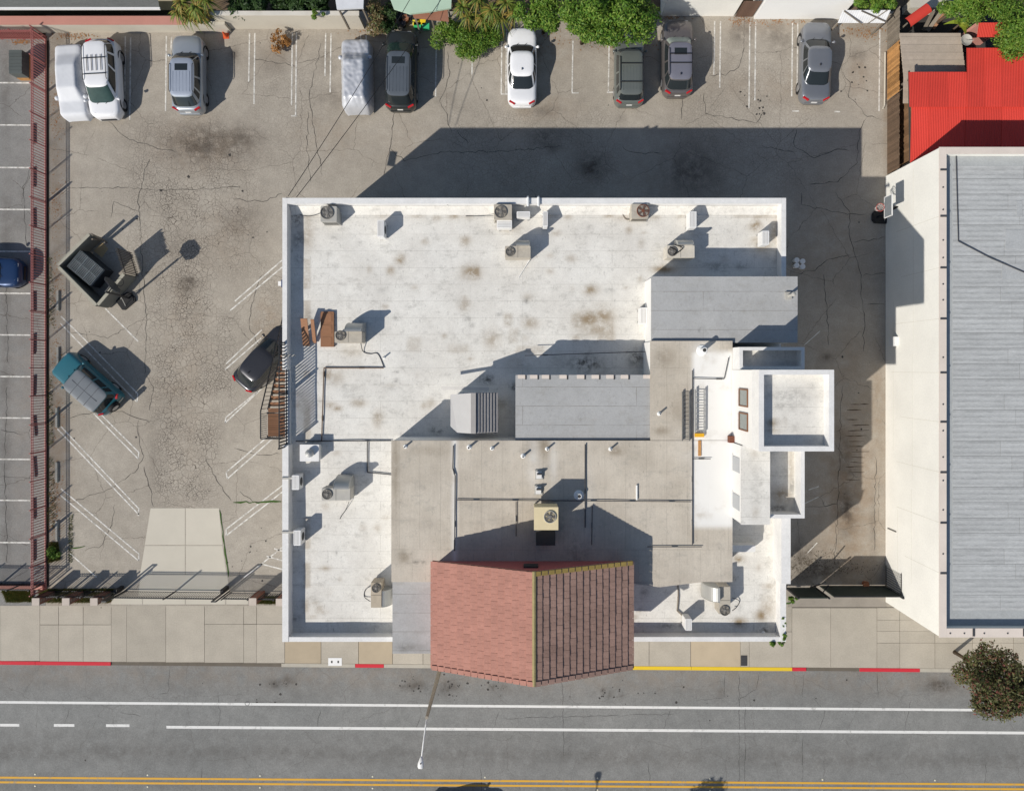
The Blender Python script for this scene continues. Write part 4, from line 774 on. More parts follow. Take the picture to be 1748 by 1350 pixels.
# ladders lying on the beige roof
def ladder(x, y0, y1, w, n, z, label, m):
    a0, a1 = P(x, y0, z), P(x, y1, z); ww = w*(CAM_H-z)/F
    t = thing('ladder', label, 'ladder', tuple(a1), 0, 'ladders lying on the roof')
    for s in (0, 1): MB().beam((a0.x+s*ww, a0.y, z+.12), (a1.x+s*ww, a1.y, z+.12), .04, .09).build('rail', m, t)
    for i in range(n): y_ = a1.y+(a0.y-a1.y)*(i+.5)/n; MB().tube([(a0.x, y_, z+.12), (a0.x+ww, y_, z+.12)], .02, 6).build('rung', m, t)
    return t
ladder(1164, 668, 752, 12, 12, ZB, 'dark grey ladder lying on the beige roof, left of two', mat('ladder_grey', (.14, .14, .135), .5, .2, 4)); t = ladder(1186, 664, 738, 15, 8, ZB+.03, 'white ladder with yellow foot lying nearer the tower', mat('ladder_shade_grey', (.34, .34, .33), .45, .1, 4, metal=.3))  # white ladder's rails greyed, its dark shadows put into the colour
p = P(1193, 742, ZB); MB().box(p.x-.22, p.x+.22, p.y-.1, p.y+.08, ZB+.02, ZB+.16).build('foot_plate', mat('yellow_foot', (.75, .4, .02), .6), t)
p = P(1194, 765, ZB); tag(MB().box(p.x-.07, p.x+.07, p.y-.38, p.y+.38, ZB, ZB+.05).build('board', M_WOODO), 'short orange-brown board below the white ladder', 'board')
p = P(1258, 750, ZB+.3); o = thing('rusty_bracket', 'rusty steel box at the tower foot with a rust trail', 'bracket', tuple(p)); MB().box(p.x-.38, p.x+.2, p.y-.16, p.y+.16, ZB, ZB+.4).build('box', M_RUST, o); MB().beam(p+Vector((.2, 0, .05)), p+Vector((.55, -.35, .4)), .08).build('arm', M_FAN, o)
p = P(1345, 505, 8.66); o = thing('roof_post', 'short grey post with a cap on the grey roof near the alley', 'post', tuple(p)); MB().box(p.x-.16, p.x+.16, p.y-.18, p.y+.18, 8.65, 8.78).build('base', M_UNITG, o); MB().lathe((p.x, p.y, 8.78), [(.07, 0), (.07, .6), (.12, .62), (.12, .68), (.02, .72)], 10).build('stem', M_UNITG, o)
# brown door laid on the white roof, hatch box, planks
a, b = P(547, 592, ZD+.16), P(569.5, 532, ZD+.16); o = thing('roof_door', 'brown panelled door lying flat on the white roof', 'door', ((a.x+b.x)/2, (a.y+b.y)/2, ZD)); MB().box(a.x, b.x, a.y, b.y, ZD+.01, ZD+.14).build('slab', M_WOOD, o)
for i in range(3): yy = a.y+(b.y-a.y)*(i/3+.05); MB().box(a.x+.1, b.x-.1, yy, yy+(b.y-a.y)*.23, ZD+.14, ZD+.155).build('panel', M_WOOD, o)
for px, py, w_, h_, lb in ((524, 568, .35, 1.4, 'leaning brown plank left of the roof door'), (538, 566, .18, 1.2, 'narrow brown plank beside the roof door')):
    p = P(px, py, ZD); tag(MB().beam(p+Vector((0, -h_/2, .1)), p+Vector((.05, h_/2, .7)), w_, .05).build('plank', M_WOOD), lb, 'plank', 'planks by the stair')
a, b = P(513, 786, ZD+.6), P(543, 760, ZD+.6); o = thing('exhaust_hood', 'low grey exhaust hood with turbine beside the left parapet', 'roof vent', ((a.x+b.x)/2, (a.y+b.y)/2, ZD)); MB().box(a.x, b.x, a.y, b.y, ZD-.01, ZD+.55).build('curb', M_STUCCO, o); MB().box(a.x-.04, b.x+.04, a.y-.04, b.y+.04, ZD+.55, ZD+.6).build('lid', M_UNITW, o); c = ((a.x+b.x)/2+.05, (a.y+b.y)/2, ZD+.6); MB().lathe(c, [(.15, 0), (.22, .12), (.2, .25), (.05, .34)], 12).build('turbine', M_GALV, o)
# crinkled white gutter straps over the left parapet
for py, k in ((816, 0), (908, 1), (607, 2)):
    z = ZP+.03; p = P(488, py, z); tag(MB().box(p.x-.2, p.x+.5, p.y-.05, p.y+.05, z, z+.05).build('parapet_strap', M_UNITG), ['grey cable strap over the left parapet, middle one', 'grey cable strap over the left parapet, nearest the street', 'grey strap over the left parapet beside the stair'][k], 'strap', 'straps over the parapet')
# railing on the left parapet, striping the deck with its shadow
rl = thing('roof_railing', 'black picket railing along the parapet above the outside stair', 'railing', (BX0+.1, -2, ZP-.42), 0)
pk = MB().box(-.03, .03, -.03, .03, 0, 1.2).mesh('picket', M_BLACKMET)
for i in range(31): inst('picket', pk, rl, (BX0+.1, 1.2-.005-i*.172, ZP-.42))
for z in (ZP-.32, ZP+.78): MB().beam((BX0+.1, 1.3, z), (BX0+.1, -4.1, z), .05).build('rail', M_BLACKMET, rl)
for y in (1.3, -1.3, -4.1): MB().beam((BX0+.1, y, ZP-.45), (BX0+.1, y, ZP+.86), .07).build('post', M_BLACKMET, rl)
# outside stair with landing
stx0, stx1, lz = BX0-1.08, BX0-.12, 6.3
st = thing('outside_stair', 'black steel stair with brown wooden treads against the left wall', 'staircase', (BX0-.6, 0, 0))
n = 30; y0, y1 = 7.2, -2.25; tr = MB().box(-.44, .44, -.11, .11, -.025, .025).mesh('tread', M_WOOD)
for i in range(n):
    t_ = (i+1)/n; inst('tread', tr, st, ((stx0+stx1)/2, y0+(y1-y0)*t_, lz*t_))
for x in (stx0, stx1): MB().beam((x, y0, .05), (x, y1, lz-.08), .05, .22).build('stringer', M_BLACKMET, st)
for i in range(12): yy = y1-.18-i*.1; MB().box(stx0+.02, stx1-.02, yy-.09, yy-.005, lz-.02, lz+.02).build('landing_board', M_WOOD, st)
MB().box(stx0, stx1, y1-1.4, y1-.16, lz-.14, lz-.025).build('landing_frame', M_BLACKMET, st)
pkt = MB().box(-.012, .012, -.012, .012, 0, .95).mesh('baluster', M_BLACKMET)
for i in range(44):
    t_ = (i+.5)/44; inst('baluster', pkt, st, (stx0-.03, y0+(y1-y0)*t_, lz*t_))
for i in range(12): inst('baluster', pkt, st, (stx0-.03, y1-.15-i*.11, lz)); 
for i in range(9): inst('baluster', pkt, st, (stx0+.05+i*.11, y1-1.42, lz))
MB().beam((stx0-.03, y0, .95), (stx0-.03, y1, lz+.95), .05).build('handrail', M_BLACKMET, st); MB().beam((stx0-.03, y1, lz+.95), (stx0-.03, y1-1.42, lz+.95), .05).build('handrail', M_BLACKMET, st); MB().beam((stx0-.03, y1-1.42, lz+.95), (stx1, y1-1.42, lz+.95), .05).build('handrail', M_BLACKMET, st)
for yy in (y1-.15, y1-1.38): MB().beam((stx0, yy, 0), (stx0, yy, lz), .1).build('post', M_BLACKMET, st)
lower = thing('wall_rail', 'short black rail on the left wall below the stair landing', 'railing', (BX0-.3, -4.4, 0))
for i in range(12): inst('baluster', pkt, lower, (BX0-.42, -3.75-i*.13, 4.3))
for z in (4.35, 5.2): MB().beam((BX0-.42, -3.7, z), (BX0-.42, -5.3, z), .05).build('rail', M_BLACKMET, lower)
for yy in (-3.9, -5.1): MB().beam((BX0-.42, yy, 4.6), (BX0-.02, yy, 4.6), .05).build('bracket', M_BLACKMET, lower)
# small things on the left wall
p = P(470, 495, 3.0); o = thing('solar_lamp', 'small blue solar lamp panel on the left wall', 'lamp', (BX0-.3, p.y, 5)); MB().box(BX0-.42, BX0-.02, p.y-.2, p.y+.2, 6.1, 6.14).build('panel', mat('solar_blue', (.03, .05, .12), .2), o); MB().box(BX0-.6, BX0-.43, p.y-.12, p.y+.12, 6.05, 6.1).build('lamp_head', M_UNITW, o)
a = Y(430, 3); o = thing('wooden_awning', 'small wooden awning panel jutting from the left wall', 'awning', (BX0-.4, 6.2, 5)); MB().box(BX0-.5, BX0-.02, 5.4, 6.35, 5.6, 5.65).build('panel', M_WOODO, o); MB().beam((BX0-.5, 6.35, 5.5), (BX0-.02, 6.4, 6.0), .04).build('bracket', M_BLACKMET, o); MB().beam((BX0-.5, 5.38, 5.5), (BX0-.02, 5.38, 6.0), .04).build('bracket', M_BLACKMET, o)

# ---------------------------------------------------------------- fences, gates and pillars
def fence(pa, pb, h, label, m, step=.145, posts=None, cat='fence', name='picket_fence', r=.024, group=None, z0=0.0, finials=True):
    a, b = P(*pa, 0), P(*pb, 0); d = b-a; L = d.length; u = d/L; ang = math.atan2(u.y, u.x)
    t = thing(name, label, cat, (a.x, a.y, z0), 0, group); WL[t.name] = (a.x, a.y, z0)
    me = MB().box(-r, r, -r, r, .06, h).mesh('picket', m); n = int(L/step)
    for i in range(1, n): q = a+u*(i*L/n); inst('picket', me, t, (q.x, q.y, z0), (0, 0, ang))
    for z in (.12, h-.2, h-.06): MB().beam(a+Vector((0, 0, z0+z)), b+Vector((0, 0, z0+z)), .035).build('rail', m, t)
    pm = MB().box(-.03, .03, -.03, .03, -.05, h+.12).mesh('post', m)
    np_ = posts or max(2, int(L/1.75)+1)
    for i in range(np_+1): q = a+u*(i*L/np_); inst('post', pm, t, (q.x, q.y, z0), (0, 0, ang))
    return t
M_FBLK = M_BLACKMET
fence((79.5, 64), (79.5, 1004), 1.42, 'long pink-red picket fence between the two parking lots', M_PINK, .166, 20, r=.016)
fence((-70, 67), (78, 68), 1.25, 'pink-red picket fence along the neighbour lot\'s far edge', M_PINK, .147)
fence((-70, 995), (76, 996), 1.35, 'black picket fence at the street side of the neighbour lot', M_FBLK, .15, r=.013)
fence((84, 1008), (199, 1008), 1.3, 'black picket fence between the three brick pillars', M_FBLK, .14, r=.013)
fence((394, 1011), (480, 1012), 1.3, 'black picket fence between the gate and the white building', M_FBLK, .14, r=.013)
fence((216, 1008), (384, 1010), 1.45, 'black sliding gate across the driveway mouth', M_FBLK, .14, 2, 'gate', 'driveway_gate', r=.013)
for x, lb in ((209, 'black gate guide frame at the left end of the sliding gate'), (388, 'black gate guide frame at the right end of the sliding gate')):
    p = P(x, 1009, 0); o = thing('sliding_gate_support', lb, 'gate post', tuple(p), 0, 'gate guide frames')
    for dx in (-.12, .12): MB().beam((p.x+dx, p.y, 0), (p.x+dx, p.y, 1.95), .07).build('post', M_FBLK, o)
    MB().beam((p.x-.15, p.y, 1.95), (p.x+.15, p.y, 1.95), .07).build('crossbar', M_FBLK, o); MB().box(p.x-.1, p.x+.1, p.y+.1, p.y+.35, 0, .8).build('motor_box', M_BLKPL, o)
for x, y, lb in ((60.5, 1027, 'brick pillar with pale cap at the fence corner, first from the left'), (112, 1027, 'brick pillar with pale cap, second from the left'), (160, 1027, 'brick pillar with pale cap nearest the sliding gate\'s left end'), (431, 1027, 'brick pillar with pale cap right of the sliding gate'), (477, 1028, 'brick pillar tucked against the white building\'s corner')):
    z = 1.5; c = P(x, y, z); o = thing('brick_pillar', lb, 'pillar', (c.x, c.y, 0), 0, 'brick fence pillars')
    s = .20; bm_ = MB().box(-.1, .1, -.045, .045, 0, .062).mesh('brick', M_BRICK); be = MB().box(-.045, .045, -.1, .1, 0, .062).mesh('brick', M_BRICK)
    MB().box(c.x-s+.015, c.x+s-.015, c.y-s+.015, c.y+s-.015, -.05, z-.06).build('core', mat('mortar', (.35, .31, .26), .9), o)
    for k in range(20):
        zz = k*.0715
        for sx in (-1, 1):
            if k % 2: inst('brick', bm_, o, (c.x+sx*.1, c.y-s+.045, zz)); inst('brick', bm_, o, (c.x+sx*.1, c.y+s-.045, zz))
            else: inst('brick', be, o, (c.x+sx*(s-.045), c.y-.1, zz)); inst('brick', be, o, (c.x+sx*(s-.045), c.y+.1, zz))
    MB().box(c.x-s-.02, c.x+s+.02, c.y-s-.02, c.y+s+.02, z-.06, z).build('cap', M_CAP, o)
# grass verges behind the pavement
def grass(poly, n, label, m, h=.14, name='grass', cat='grass'):
    pts = [P(x, y).to_2d() for x, y in poly]; x0 = min(p.x for p in pts); x1 = max(p.x for p in pts); y0 = min(p.y for p in pts); y1 = max(p.y for p in pts)
    def inside(x, y):
        c = False
        for i in range(len(pts)):
            a, b = pts[i], pts[i-1]
            if (a.y > y) != (b.y > y) and x < (b.x-a.x)*(y-a.y)/(b.y-a.y)+a.x: c = not c
        return c
    V = []; Fc = []; C = []
    while len(Fc) < n:
        x, y = rnd.uniform(x0, x1), rnd.uniform(y0, y1)
        if not inside(x, y): continue
        t = rnd.uniform(0, 6.28); w = .02; hh = h*rnd.uniform(.4, 1.2); lx, ly = rnd.uniform(-.1, .1), rnd.uniform(-.1, .1); k = len(V)
        V += [(x-w*math.cos(t), y-w*math.sin(t), 0), (x+w*math.cos(t), y+w*math.sin(t), 0), (x+lx, y+ly, hh)]; Fc.append((k, k+1, k+2)); C += [rnd.random(), rnd.random()]*3
    me = bpy.data.meshes.new(name); me.from_pydata(V, [], Fc); me.materials.append(m); leafattr(me, np.array(C).reshape(-1, 2))
    o = bpy.data.objects.new(name, me); COL.objects.link(o); return tag(o, label, cat, None, 'stuff')
def leafattr(me, c):
    at = me.color_attributes.new('leaf', 'FLOAT_COLOR', 'POINT'); z = np.ones((len(c), 4)); z[:, :2] = c; at.data.foreach_set('color', z.ravel())
L_GRASS = leafmat('grass_blades', (.05, .095, .016), (.15, .17, .04), (.20, .15, .05)); 
soil_m = M_SOIL
for poly, lb, n in (([(4, 1007), (58, 1007), (56, 1026), (12, 1027)], 'green grass patch in front of the neighbour lot fence', 5200), ([(66, 1005), (198, 1004), (190, 1028), (66, 1028)], 'grass strip between the brick pillars', 5200), ([(436, 1018), (480, 1018), (480, 1030), (436, 1030)], 'grass strip beside the white building\'s corner', 2200)):
    MB().prism([P(x, y).to_2d() for x, y in poly], 0, .012).build('soil_patch', soil_m, lot if poly[0][0] > 60 else lot2); grass(poly, n, lb, L_GRASS)
MB().prism([P(80.5, 70).to_2d(), P(83.5, 70).to_2d(), P(83.5, 1000).to_2d(), P(80.5, 1000).to_2d()], 0, .03).build('planting_strip', mat('dark_bed', (.05, .042, .03), .95, .4, 3, .3, 20), lot)
MB().prism([P(77.8, 66).to_2d(), P(80.3, 66).to_2d(), P(80.3, 1003).to_2d(), P(77.8, 1003).to_2d()], -.02, .10).build('fence_kerb', M_PINKWALL, lot)
MB().prism([P(-70, 997).to_2d(), P(77, 998).to_2d(), P(77, 1004).to_2d(), P(-70, 1003).to_2d()], -.02, .25).build('fence_kerb', M_PINKWALL, lot2)
MB().prism([P(-70, 62).to_2d(), P(77, 63).to_2d(), P(77, 67).to_2d(), P(-70, 66).to_2d()], -.02, .25).build('fence_kerb', M_PINKWALL, lot2)
for poly, n, lb in (([(84, 925), (100, 925), (104, 955), (84, 960)], 1300, 'green weeds at the street end of the pink fence'), ([(82, 640), (90, 640), (92, 760), (82, 760)], 198, 'dry weeds along the middle of the pink fence'), ([(82, 440), (90, 440), (95, 560), (82, 560)], 198, 'sparse weeds by the pink fence near the bin enclosure'), ([(82, 780), (92, 780), (98, 900), (82, 900)], 264, 'leaf litter and weeds below the wheel stops')): grass(poly, n, lb, L_GRASS, .2, 'weeds', 'weeds')
grass([(118, 880), (125, 878), (124, 960), (117, 962)], 300, 'thin line of weeds in the asphalt edge', L_GRASS, .12, 'weeds', 'weeds')
# leaf litter
def litter(blobs, label, m, n, size=.05):
    V = []; Fc = []
    for _ in range(n):
        x, y, rx, ry = rnd.choice(blobs); p = P(rnd.gauss(x, rx), rnd.gauss(y, ry), .02); t = rnd.uniform(0, 6.28); s = size*rnd.uniform(.5, 1.3); k = len(V)
        u = Vector((math.cos(t), math.sin(t), rnd.uniform(-.2, .3)))*s; v = Vector((-u.y, u.x, 0))*.5; V += [tuple(p-u), tuple(p+v), tuple(p+u), tuple(p-v)]; Fc.append((k, k+1, k+2, k+3))
    me = bpy.data.meshes.new('leaf_litter'); me.from_pydata(V, [], Fc); me.materials.append(m); o = bpy.data.objects.new('leaf_litter', me); COL.objects.link(o); tag(o, label, 'leaf litter', None, 'stuff')
M_DRY = mat('dry_leaf', (.30, .15, .06), .8, .5, 12)
litter([(95, y, 7, 30) for y in (200, 350, 480, 600, 700, 850)]+[(120, 62, 20, 3), (35, 72, 12, 2), (90, 880, 5, 40)], 'brown dry leaves scattered along the pink fence', M_DRY, 1100); litter([(1470, 50, 30, 5), (1480, 60, 12, 5), (1330, 38, 40, 3), (1265, 35, 10, 4)], 'dry leaves below the white wall at the lot\'s far edge', M_DRY, 330); litter([(640, 55, 25, 5), (930, 60, 50, 10), (850, 50, 40, 5), (1070, 80, 50, 6), (1140, 30, 15, 4)], 'dry leaves under the trees at the lot\'s far edge', M_DRY, 400)
litter([(1410, 960, 25, 8), (1440, 970, 30, 5), (1370, 965, 20, 12)], 'dark leaf litter in the alley behind the gate', mat('dark_leaf', (.07, .055, .03), .9, .4, 9), 380, .04)
# wheel stops
wsm = MB().prism([(-.09, -.62), (.09, -.62), (.09, .62), (-.09, .62)], 0, .05).prism([(-.06, -.6), (.06, -.6), (.06, .6), (-.06, .6)], .05, .12)
WSD, WSL = wsm.mesh('wheel_stop', mat('old_stop', (.12, .115, .115), .85)), wsm.mesh('wheel_stop', mat('concrete_stop', (.36, .35, .31), .85))
def wstop(me, px, py, rz, lb):
    o = bpy.data.objects.new('wheel_stop', me); COL.objects.link(o); o.location = P(px, py, .001); o.rotation_euler = (0, 0, rz); tag(o, lb, 'wheel stop', 'wheel stops')
ORD = ['first', 'second', 'third', 'fourth', 'fifth', 'sixth', 'seventh', 'eighth', 'ninth', 'tenth', 'eleventh', 'twelfth']
for i, y in enumerate((229, 303, 373, 442, 515, 587, 658, 727, 797, 868, 939)): wstop(WSD, 58 if i not in (7, 8) else 59, y, rnd.uniform(-.03, .03)+(.06 if i in (7, 8) else 0), 'dark wheel stop seen through the pink fence, %s from the top' % ORD[i])
for i, y in enumerate((514, 610, 713, 806, 906)): wstop(WSL, 100 if i < 2 else 98, y, 0, 'pale wheel stop inside the pink fence, %s from the top' % ORD[i])

# ---------------------------------------------------------------- bin enclosure and dumpster
ez = 1.35
en = thing('bin_enclosure', 'square concrete-block bin enclosure with open dark slatted gates', 'enclosure', tuple(P(150, 465)))
M_BLOCK = mat('grey_block', (.19, .185, .16), .9, .18, 2, .15, 20, bump=.4, rand=.08)
def wseg(p, q, z, th, nm='wall'):
    a, b = P(*p, z), P(*q, z); a.z = b.z = 0; d = (b-a).normalized(); n = Vector((-d.y, d.x, 0))*th/2
    w = MB().prism([(a+n).to_2d(), (b+n).to_2d(), (b-n).to_2d(), (a-n).to_2d()], -.05, z-.06).build(nm, M_BLOCK, en); n = n*1.12
    MB().prism([(a+n).to_2d(), (b+n).to_2d(), (b-n).to_2d(), (a-n).to_2d()], z-.06, z).build('coping', mat('pale_coping', (.36, .34, .275), .85, .2, 3), en)
    L = (b-a).length; nb = int(L/.4)                  # block joints read as thin recessed courses
    return w
Lc, Tc, Bc, Rc = (98, 453), (152, 400), (164, 521), (211, 468)
wseg(Lc, Tc, ez, .16); wseg((99.5, 456), Bc, ez, .16); wseg((166.5, 520.5), Rc, ez, .16)
def gateleaf(p, q, z, label, nslat=14):
    a, b = P(*p, z), P(*q, z); o = thing('slatted_gate_leaf', label, 'gate', (a.x, a.y, 0), 0, 'bin enclosure gate leaves'); a.z = b.z = 0
    for i in range(nslat):
        c = a+(b-a)*((i+.5)/nslat); MB().beam(c+Vector((0, 0, .12)), c+Vector((0, 0, z+rnd.uniform(-.05, .07))), .118, .03).build('slat', mat('dark_slat', (.05, .042, .035), .8, .3, 4, rand=.2), o)
    for zz in (.3, z-.2): MB().beam(a+Vector((0, 0, zz)), b+Vector((0, 0, zz)), .04).build('rail', M_BLACKMET, o)
gateleaf((211, 466), (198, 423), 1.75, 'dark slatted gate leaf standing open beside the hoop base')
p = P(158, 404, 1.5); o = thing('gate_post', 'leaning dark gate post at the far end of the bin enclosure wall', 'post', (p.x, p.y, 0)); MB().beam((p.x-.05, p.y-.05, -.02), (p.x+.1, p.y+.08, 1.75), .2, .06).build('board', M_WOODG, o); MB().beam((p.x, p.y, .4), (p.x-.15, p.y-.12, 1.3), .08).build('brace', M_WOODG, o)
du = thing('dumpster', 'dark open dumpster holding stacked grey wire crates inside the enclosure', 'dumpster', tuple(P(165, 462)), R(-40)); M_DUMP = mat('dumpster_paint', (.03, .035, .04), .6, .3, 3)
MB().box(-.92, .92, -.66, .66, .12, .95).build('tub', M_DUMP, du, local=True)
for sx in (-.72, .72):
    for sy in (-.5, .5): MB().box(sx-.05, sx+.05, sy-.04, sy+.04, 0, .13).build('caster', M_TYRE, du, local=True)
cm = mat('crate_grey', (.22, .245, .255), .5, .15, 6)
def crate(x, y, z, rz, lb):
    o = thing('wire_crate', lb, 'crate', (0, 0, 0), 0, 'grey crates in the dumpster'); p = du.location+Matrix.Rotation(R(-40), 3, 'Z')@Vector((x, y, 0)); o.location = (p.x, p.y, z); o.rotation_euler = (0, 0, R(-40)); WL[o.name] = (0, 0, 0)
    w, d_ = .58, .60
    for i in range(6): q = -w/2+w*i/5; MB().beam((q, -d_/2, .2), (q, d_/2, .2), .014).build('wire', cm, o, local=True)
    for i in range(8): q = -d_/2+d_*i/7; MB().beam((-w/2, q, .205), (w/2, q, .205), .014).build('wire', cm, o, local=True)
    for a_, b_ in (((-w/2, -d_/2), (w/2, -d_/2)), ((w/2, -d_/2), (w/2, d_/2)), ((w/2, d_/2), (-w/2, d_/2)), ((-w/2, d_/2), (-w/2, -d_/2))): MB().beam((*a_, .1), (*b_, .1), .012, .2).build('side', cm, o, local=True)
k = 0
for iy in range(2):
    for ix in range(3): crate(-.6+ix*.6, -.31+iy*.62, .96, 0, 'grey wire crate in the dumpster, %s of six' % ('upper row, ' if iy else 'lower row, ')+['left', 'middle', 'right'][ix]); k += 1
o = thing('cardboard_sheet', 'tan cardboard sheet on the ground in the enclosure mouth', 'cardboard', tuple(P(172, 428))); MB().prism([P(160, 428).to_2d(), P(175, 414).to_2d(), P(185, 425).to_2d(), P(174, 440).to_2d()], .005, .02).build('sheet', mat('cardboard', (.48, .36, .20), .9), o)
# portable basketball hoops
def hoop(base, head, rz, label, rimcol, netcol, H=2.75):
    p = P(*base); o = thing('basketball_hoop', label, 'basketball hoop', tuple(p), 0, 'portable basketball hoops')
    b = MB(); pts = [(-.62, -.32), (-.5, -.42), (.3, -.38), (.45, -.2), (.45, .2), (.3, .38), (-.5, .42), (-.62, .32)]; c, s = math.cos(rz), math.sin(rz)
    rot = lambda x, y: (p.x+c*x-s*y, p.y+s*x+c*y)
    b.prism([rot(*q) for q in pts], .0, .13); b.prism([rot(q[0]*.85, q[1]*.8) for q in pts], .13, .17); b.build('base', M_BLKPL, o)
    for sy in (-.3, .3): MB().beam((*rot(-.35, sy), .05), (*rot(.1, 0), .9), .03).build('brace', M_GALV, o)
    x0 = Vector((*rot(.15, 0), .15)); top = Vector((*rot(.32, 0), H)); MB().tube([x0, top], .065, 8).build('pole', M_BLACKMET, o)
    hd = Vector((*rot(.95, 0), H+.25)); u = Vector((-s, c, 0)); f = Vector((c, s, 0))
    for dz in (0, .3): MB().beam(top+Vector((0, 0, dz-.2)), hd+Vector((0, 0, dz-.15)), .06).build('arm', M_BLACKMET, o)
    bd = MB()
    w, h_ = .60, .42
    if rimcol == 'b':
        w = .34; ol = [(-.34, -.42), (.34, -.42), (.56, -.12), (.54, .2), (.32, .42), (-.32, .42), (-.54, .2), (-.56, -.12)]; bm2 = MB()
        for q_ in (-.02, .02): bm2.v += [tuple(hd+u*a_+Vector((0, 0, b_))+f*q_) for a_, b_ in ol]
        bm2.f = [tuple(range(7, -1, -1)), tuple(range(8, 16))]+[(i_, (i_+1) % 8, 8+(i_+1) % 8, 8+i_) for i_ in range(8)]; brd = bm2.build('backboard', mat('dark_board', (.05, .055, .06), .4), o)
    else: brd = MB().beam(hd-u*w, hd+u*w, .03, h_*2).build('backboard', mat('clear_board', (.20, .22, .23), .15, .1, 3), o)
    for sz in (-1, 1): MB().beam(hd-u*(w+.02)+Vector((0, 0, sz*h_)), hd+u*(w+.02)+Vector((0, 0, sz*h_)), .05).build('board_frame', M_UNITW if rimcol == 'r' else M_BLACKMET, brd)
    for su in ((-1, 1) if rimcol == 'r' else ()): MB().beam(hd+u*w*su-Vector((0, 0, h_)), hd+u*w*su+Vector((0, 0, h_)), .05).build('board_frame', M_UNITW if rimcol == 'r' else M_BLACKMET, brd)
    rc = hd+f*.32-Vector((0, 0, .28)); rm = mat('rim_red', (.5, .06, .04), .5) if rimcol == 'r' else M_BLACKMET
    ps = [rc+Vector((.23*math.cos(t*math.pi/10), .23*math.sin(t*math.pi/10), 0)) for t in range(21)]; MB().tube(ps, .014, 6, False).build('rim', rm, o)
    if netcol:
        nb = MB()
        for i in range(12):
            for s_ in (1, -1):
                pts_ = [rc+Vector((r_*math.cos(i*math.pi/6+s_*k_*.13), r_*math.sin(i*math.pi/6+s_*k_*.13), -k_*.085)) for k_, r_ in enumerate((.23, .21, .18, .15, .13, .12))]; nb.tube(pts_, .008, 4, False)
        tag(nb.build('net', mat('net_white', (.7, .6, .56), .8, .3, 20), o), kind='stuff')
hoop((219, 512), 0, R(37), 'black portable basketball hoop beside the bin enclosure', 'b', False); hoop((1500, 371), 0, R(180), 'basketball hoop with red rim and white net by the cream wall', 'r', True)
# green-ish traffic cone, drain covers, buckets
p = P(386, 62); o = thing('traffic_cone', 'orange traffic cone by the tan wall near the silver SUV', 'traffic cone', tuple(p)); mo = mat('cone_orange', (.62, .10, .03), .6); MB().box(p.x-.18, p.x+.18, p.y-.18, p.y+.18, .002, .03).build('base', mo, o); MB().lathe(p, [(.14, .03), (.04, .5), (.03, .52)], 12).build('cone', mo, o); MB().lathe(p, [(.1, .2), (.075, .32)], 12).build('stripe', M_UNITW, o)
for i, (x, y) in enumerate(((1348, 444), (1358, 446), (1348, 453), (1358, 455))):
    p = P(x, y, .4); o = thing('bucket', 'white lidded bucket beside the alley wall, %s of four' % ['far left', 'far right', 'near left', 'near right'][i], 'bucket', (p.x+.45, p.y, 0), 0, 'white buckets in the alley'); c = (p.x+.45, p.y, 0); MB().lathe(c, [(.13, 0), (.15, .36)], 14).build('tub', M_UNITW, o); MB().lathe((c[0], c[1], .36), [(.165, 0), (.165, .03), (.15, .035)], 14).build('lid', M_UNITW, o)
# ---------------------------------------------------------------- alley gate
ag = thing('alley_gate', 'dark green sheet-metal gate across the alley mouth', 'gate', tuple(P(1440, 1000))); M_DG = mat('dark_green_sheet', (.028, .038, .032), .55, .2, 3)
ya = Y(1002)
MB().box(X(1342), X(1388), ya-.03, ya+.03, .15, 2.05).build('panel', M_DG, ag); MB().box(X(1398), X(1509), ya+.07, ya+.13, .15, 2.1).build('panel', M_DG, ag)
for x in (1340, 1390, 1510): MB().beam((X(x), ya+.02, 0), (X(x), ya+.02, 2.2), .09).build('post', M_BLACKMET, ag)
for z in (.12, 2.12): MB().beam((X(1398), ya+.1, z), (X(1509), ya+.1, z), .06).build('rail', M_BLACKMET, ag)
MB().beam((X(1388), ya-.08, 1.2), (X(1400), ya+.5, 1.2), .05).build('latch_bar', M_BLACKMET, ag); MB().beam((X(1383), ya-.02, .02), (X(1386), ya+.9, 2.0), .06).build('brace', M_BLACKMET, ag)
o = thing('wall_grille', 'narrow steel mesh grille fixed to the cream wall by the gate', 'grille', (RX0-.05, ya+1, 0))
for i in range(9): MB().beam((RX0-.05, ya+.15+i*.14, .1), (RX0-.05, ya+.15+i*.14, 1.95), .02).build('bar', M_BLACKMET, o)
for z in (.15, 1.9): MB().beam((RX0-.05, ya+.1, z), (RX0-.05, ya+1.4, z), .03).build('rail', M_BLACKMET, o)
p = P(1475, 995); o = thing('clay_pot', 'small terracotta pot standing behind the alley gate', 'pot', tuple(p)); MB().lathe(p, [(.14, 0), (.19, .25), (.21, .27), (.2, .3), (.17, .27)], 14).build('body', mat('terracotta', (.34, .14, .07), .85), o); MB().lathe(p+Vector((0, 0, .24)), [(.17, 0), (.1, .01)], 12).build('earth', M_SOIL, o)
slab([(1345, 1006), (1513, 1006), (1513, 1036), (1345, 1036)], mat('old_concrete', (.31, .275, .23), .9, .25, 1.2, .15, 40, bump=.4), .008, lot, .004, 'concrete_panel')
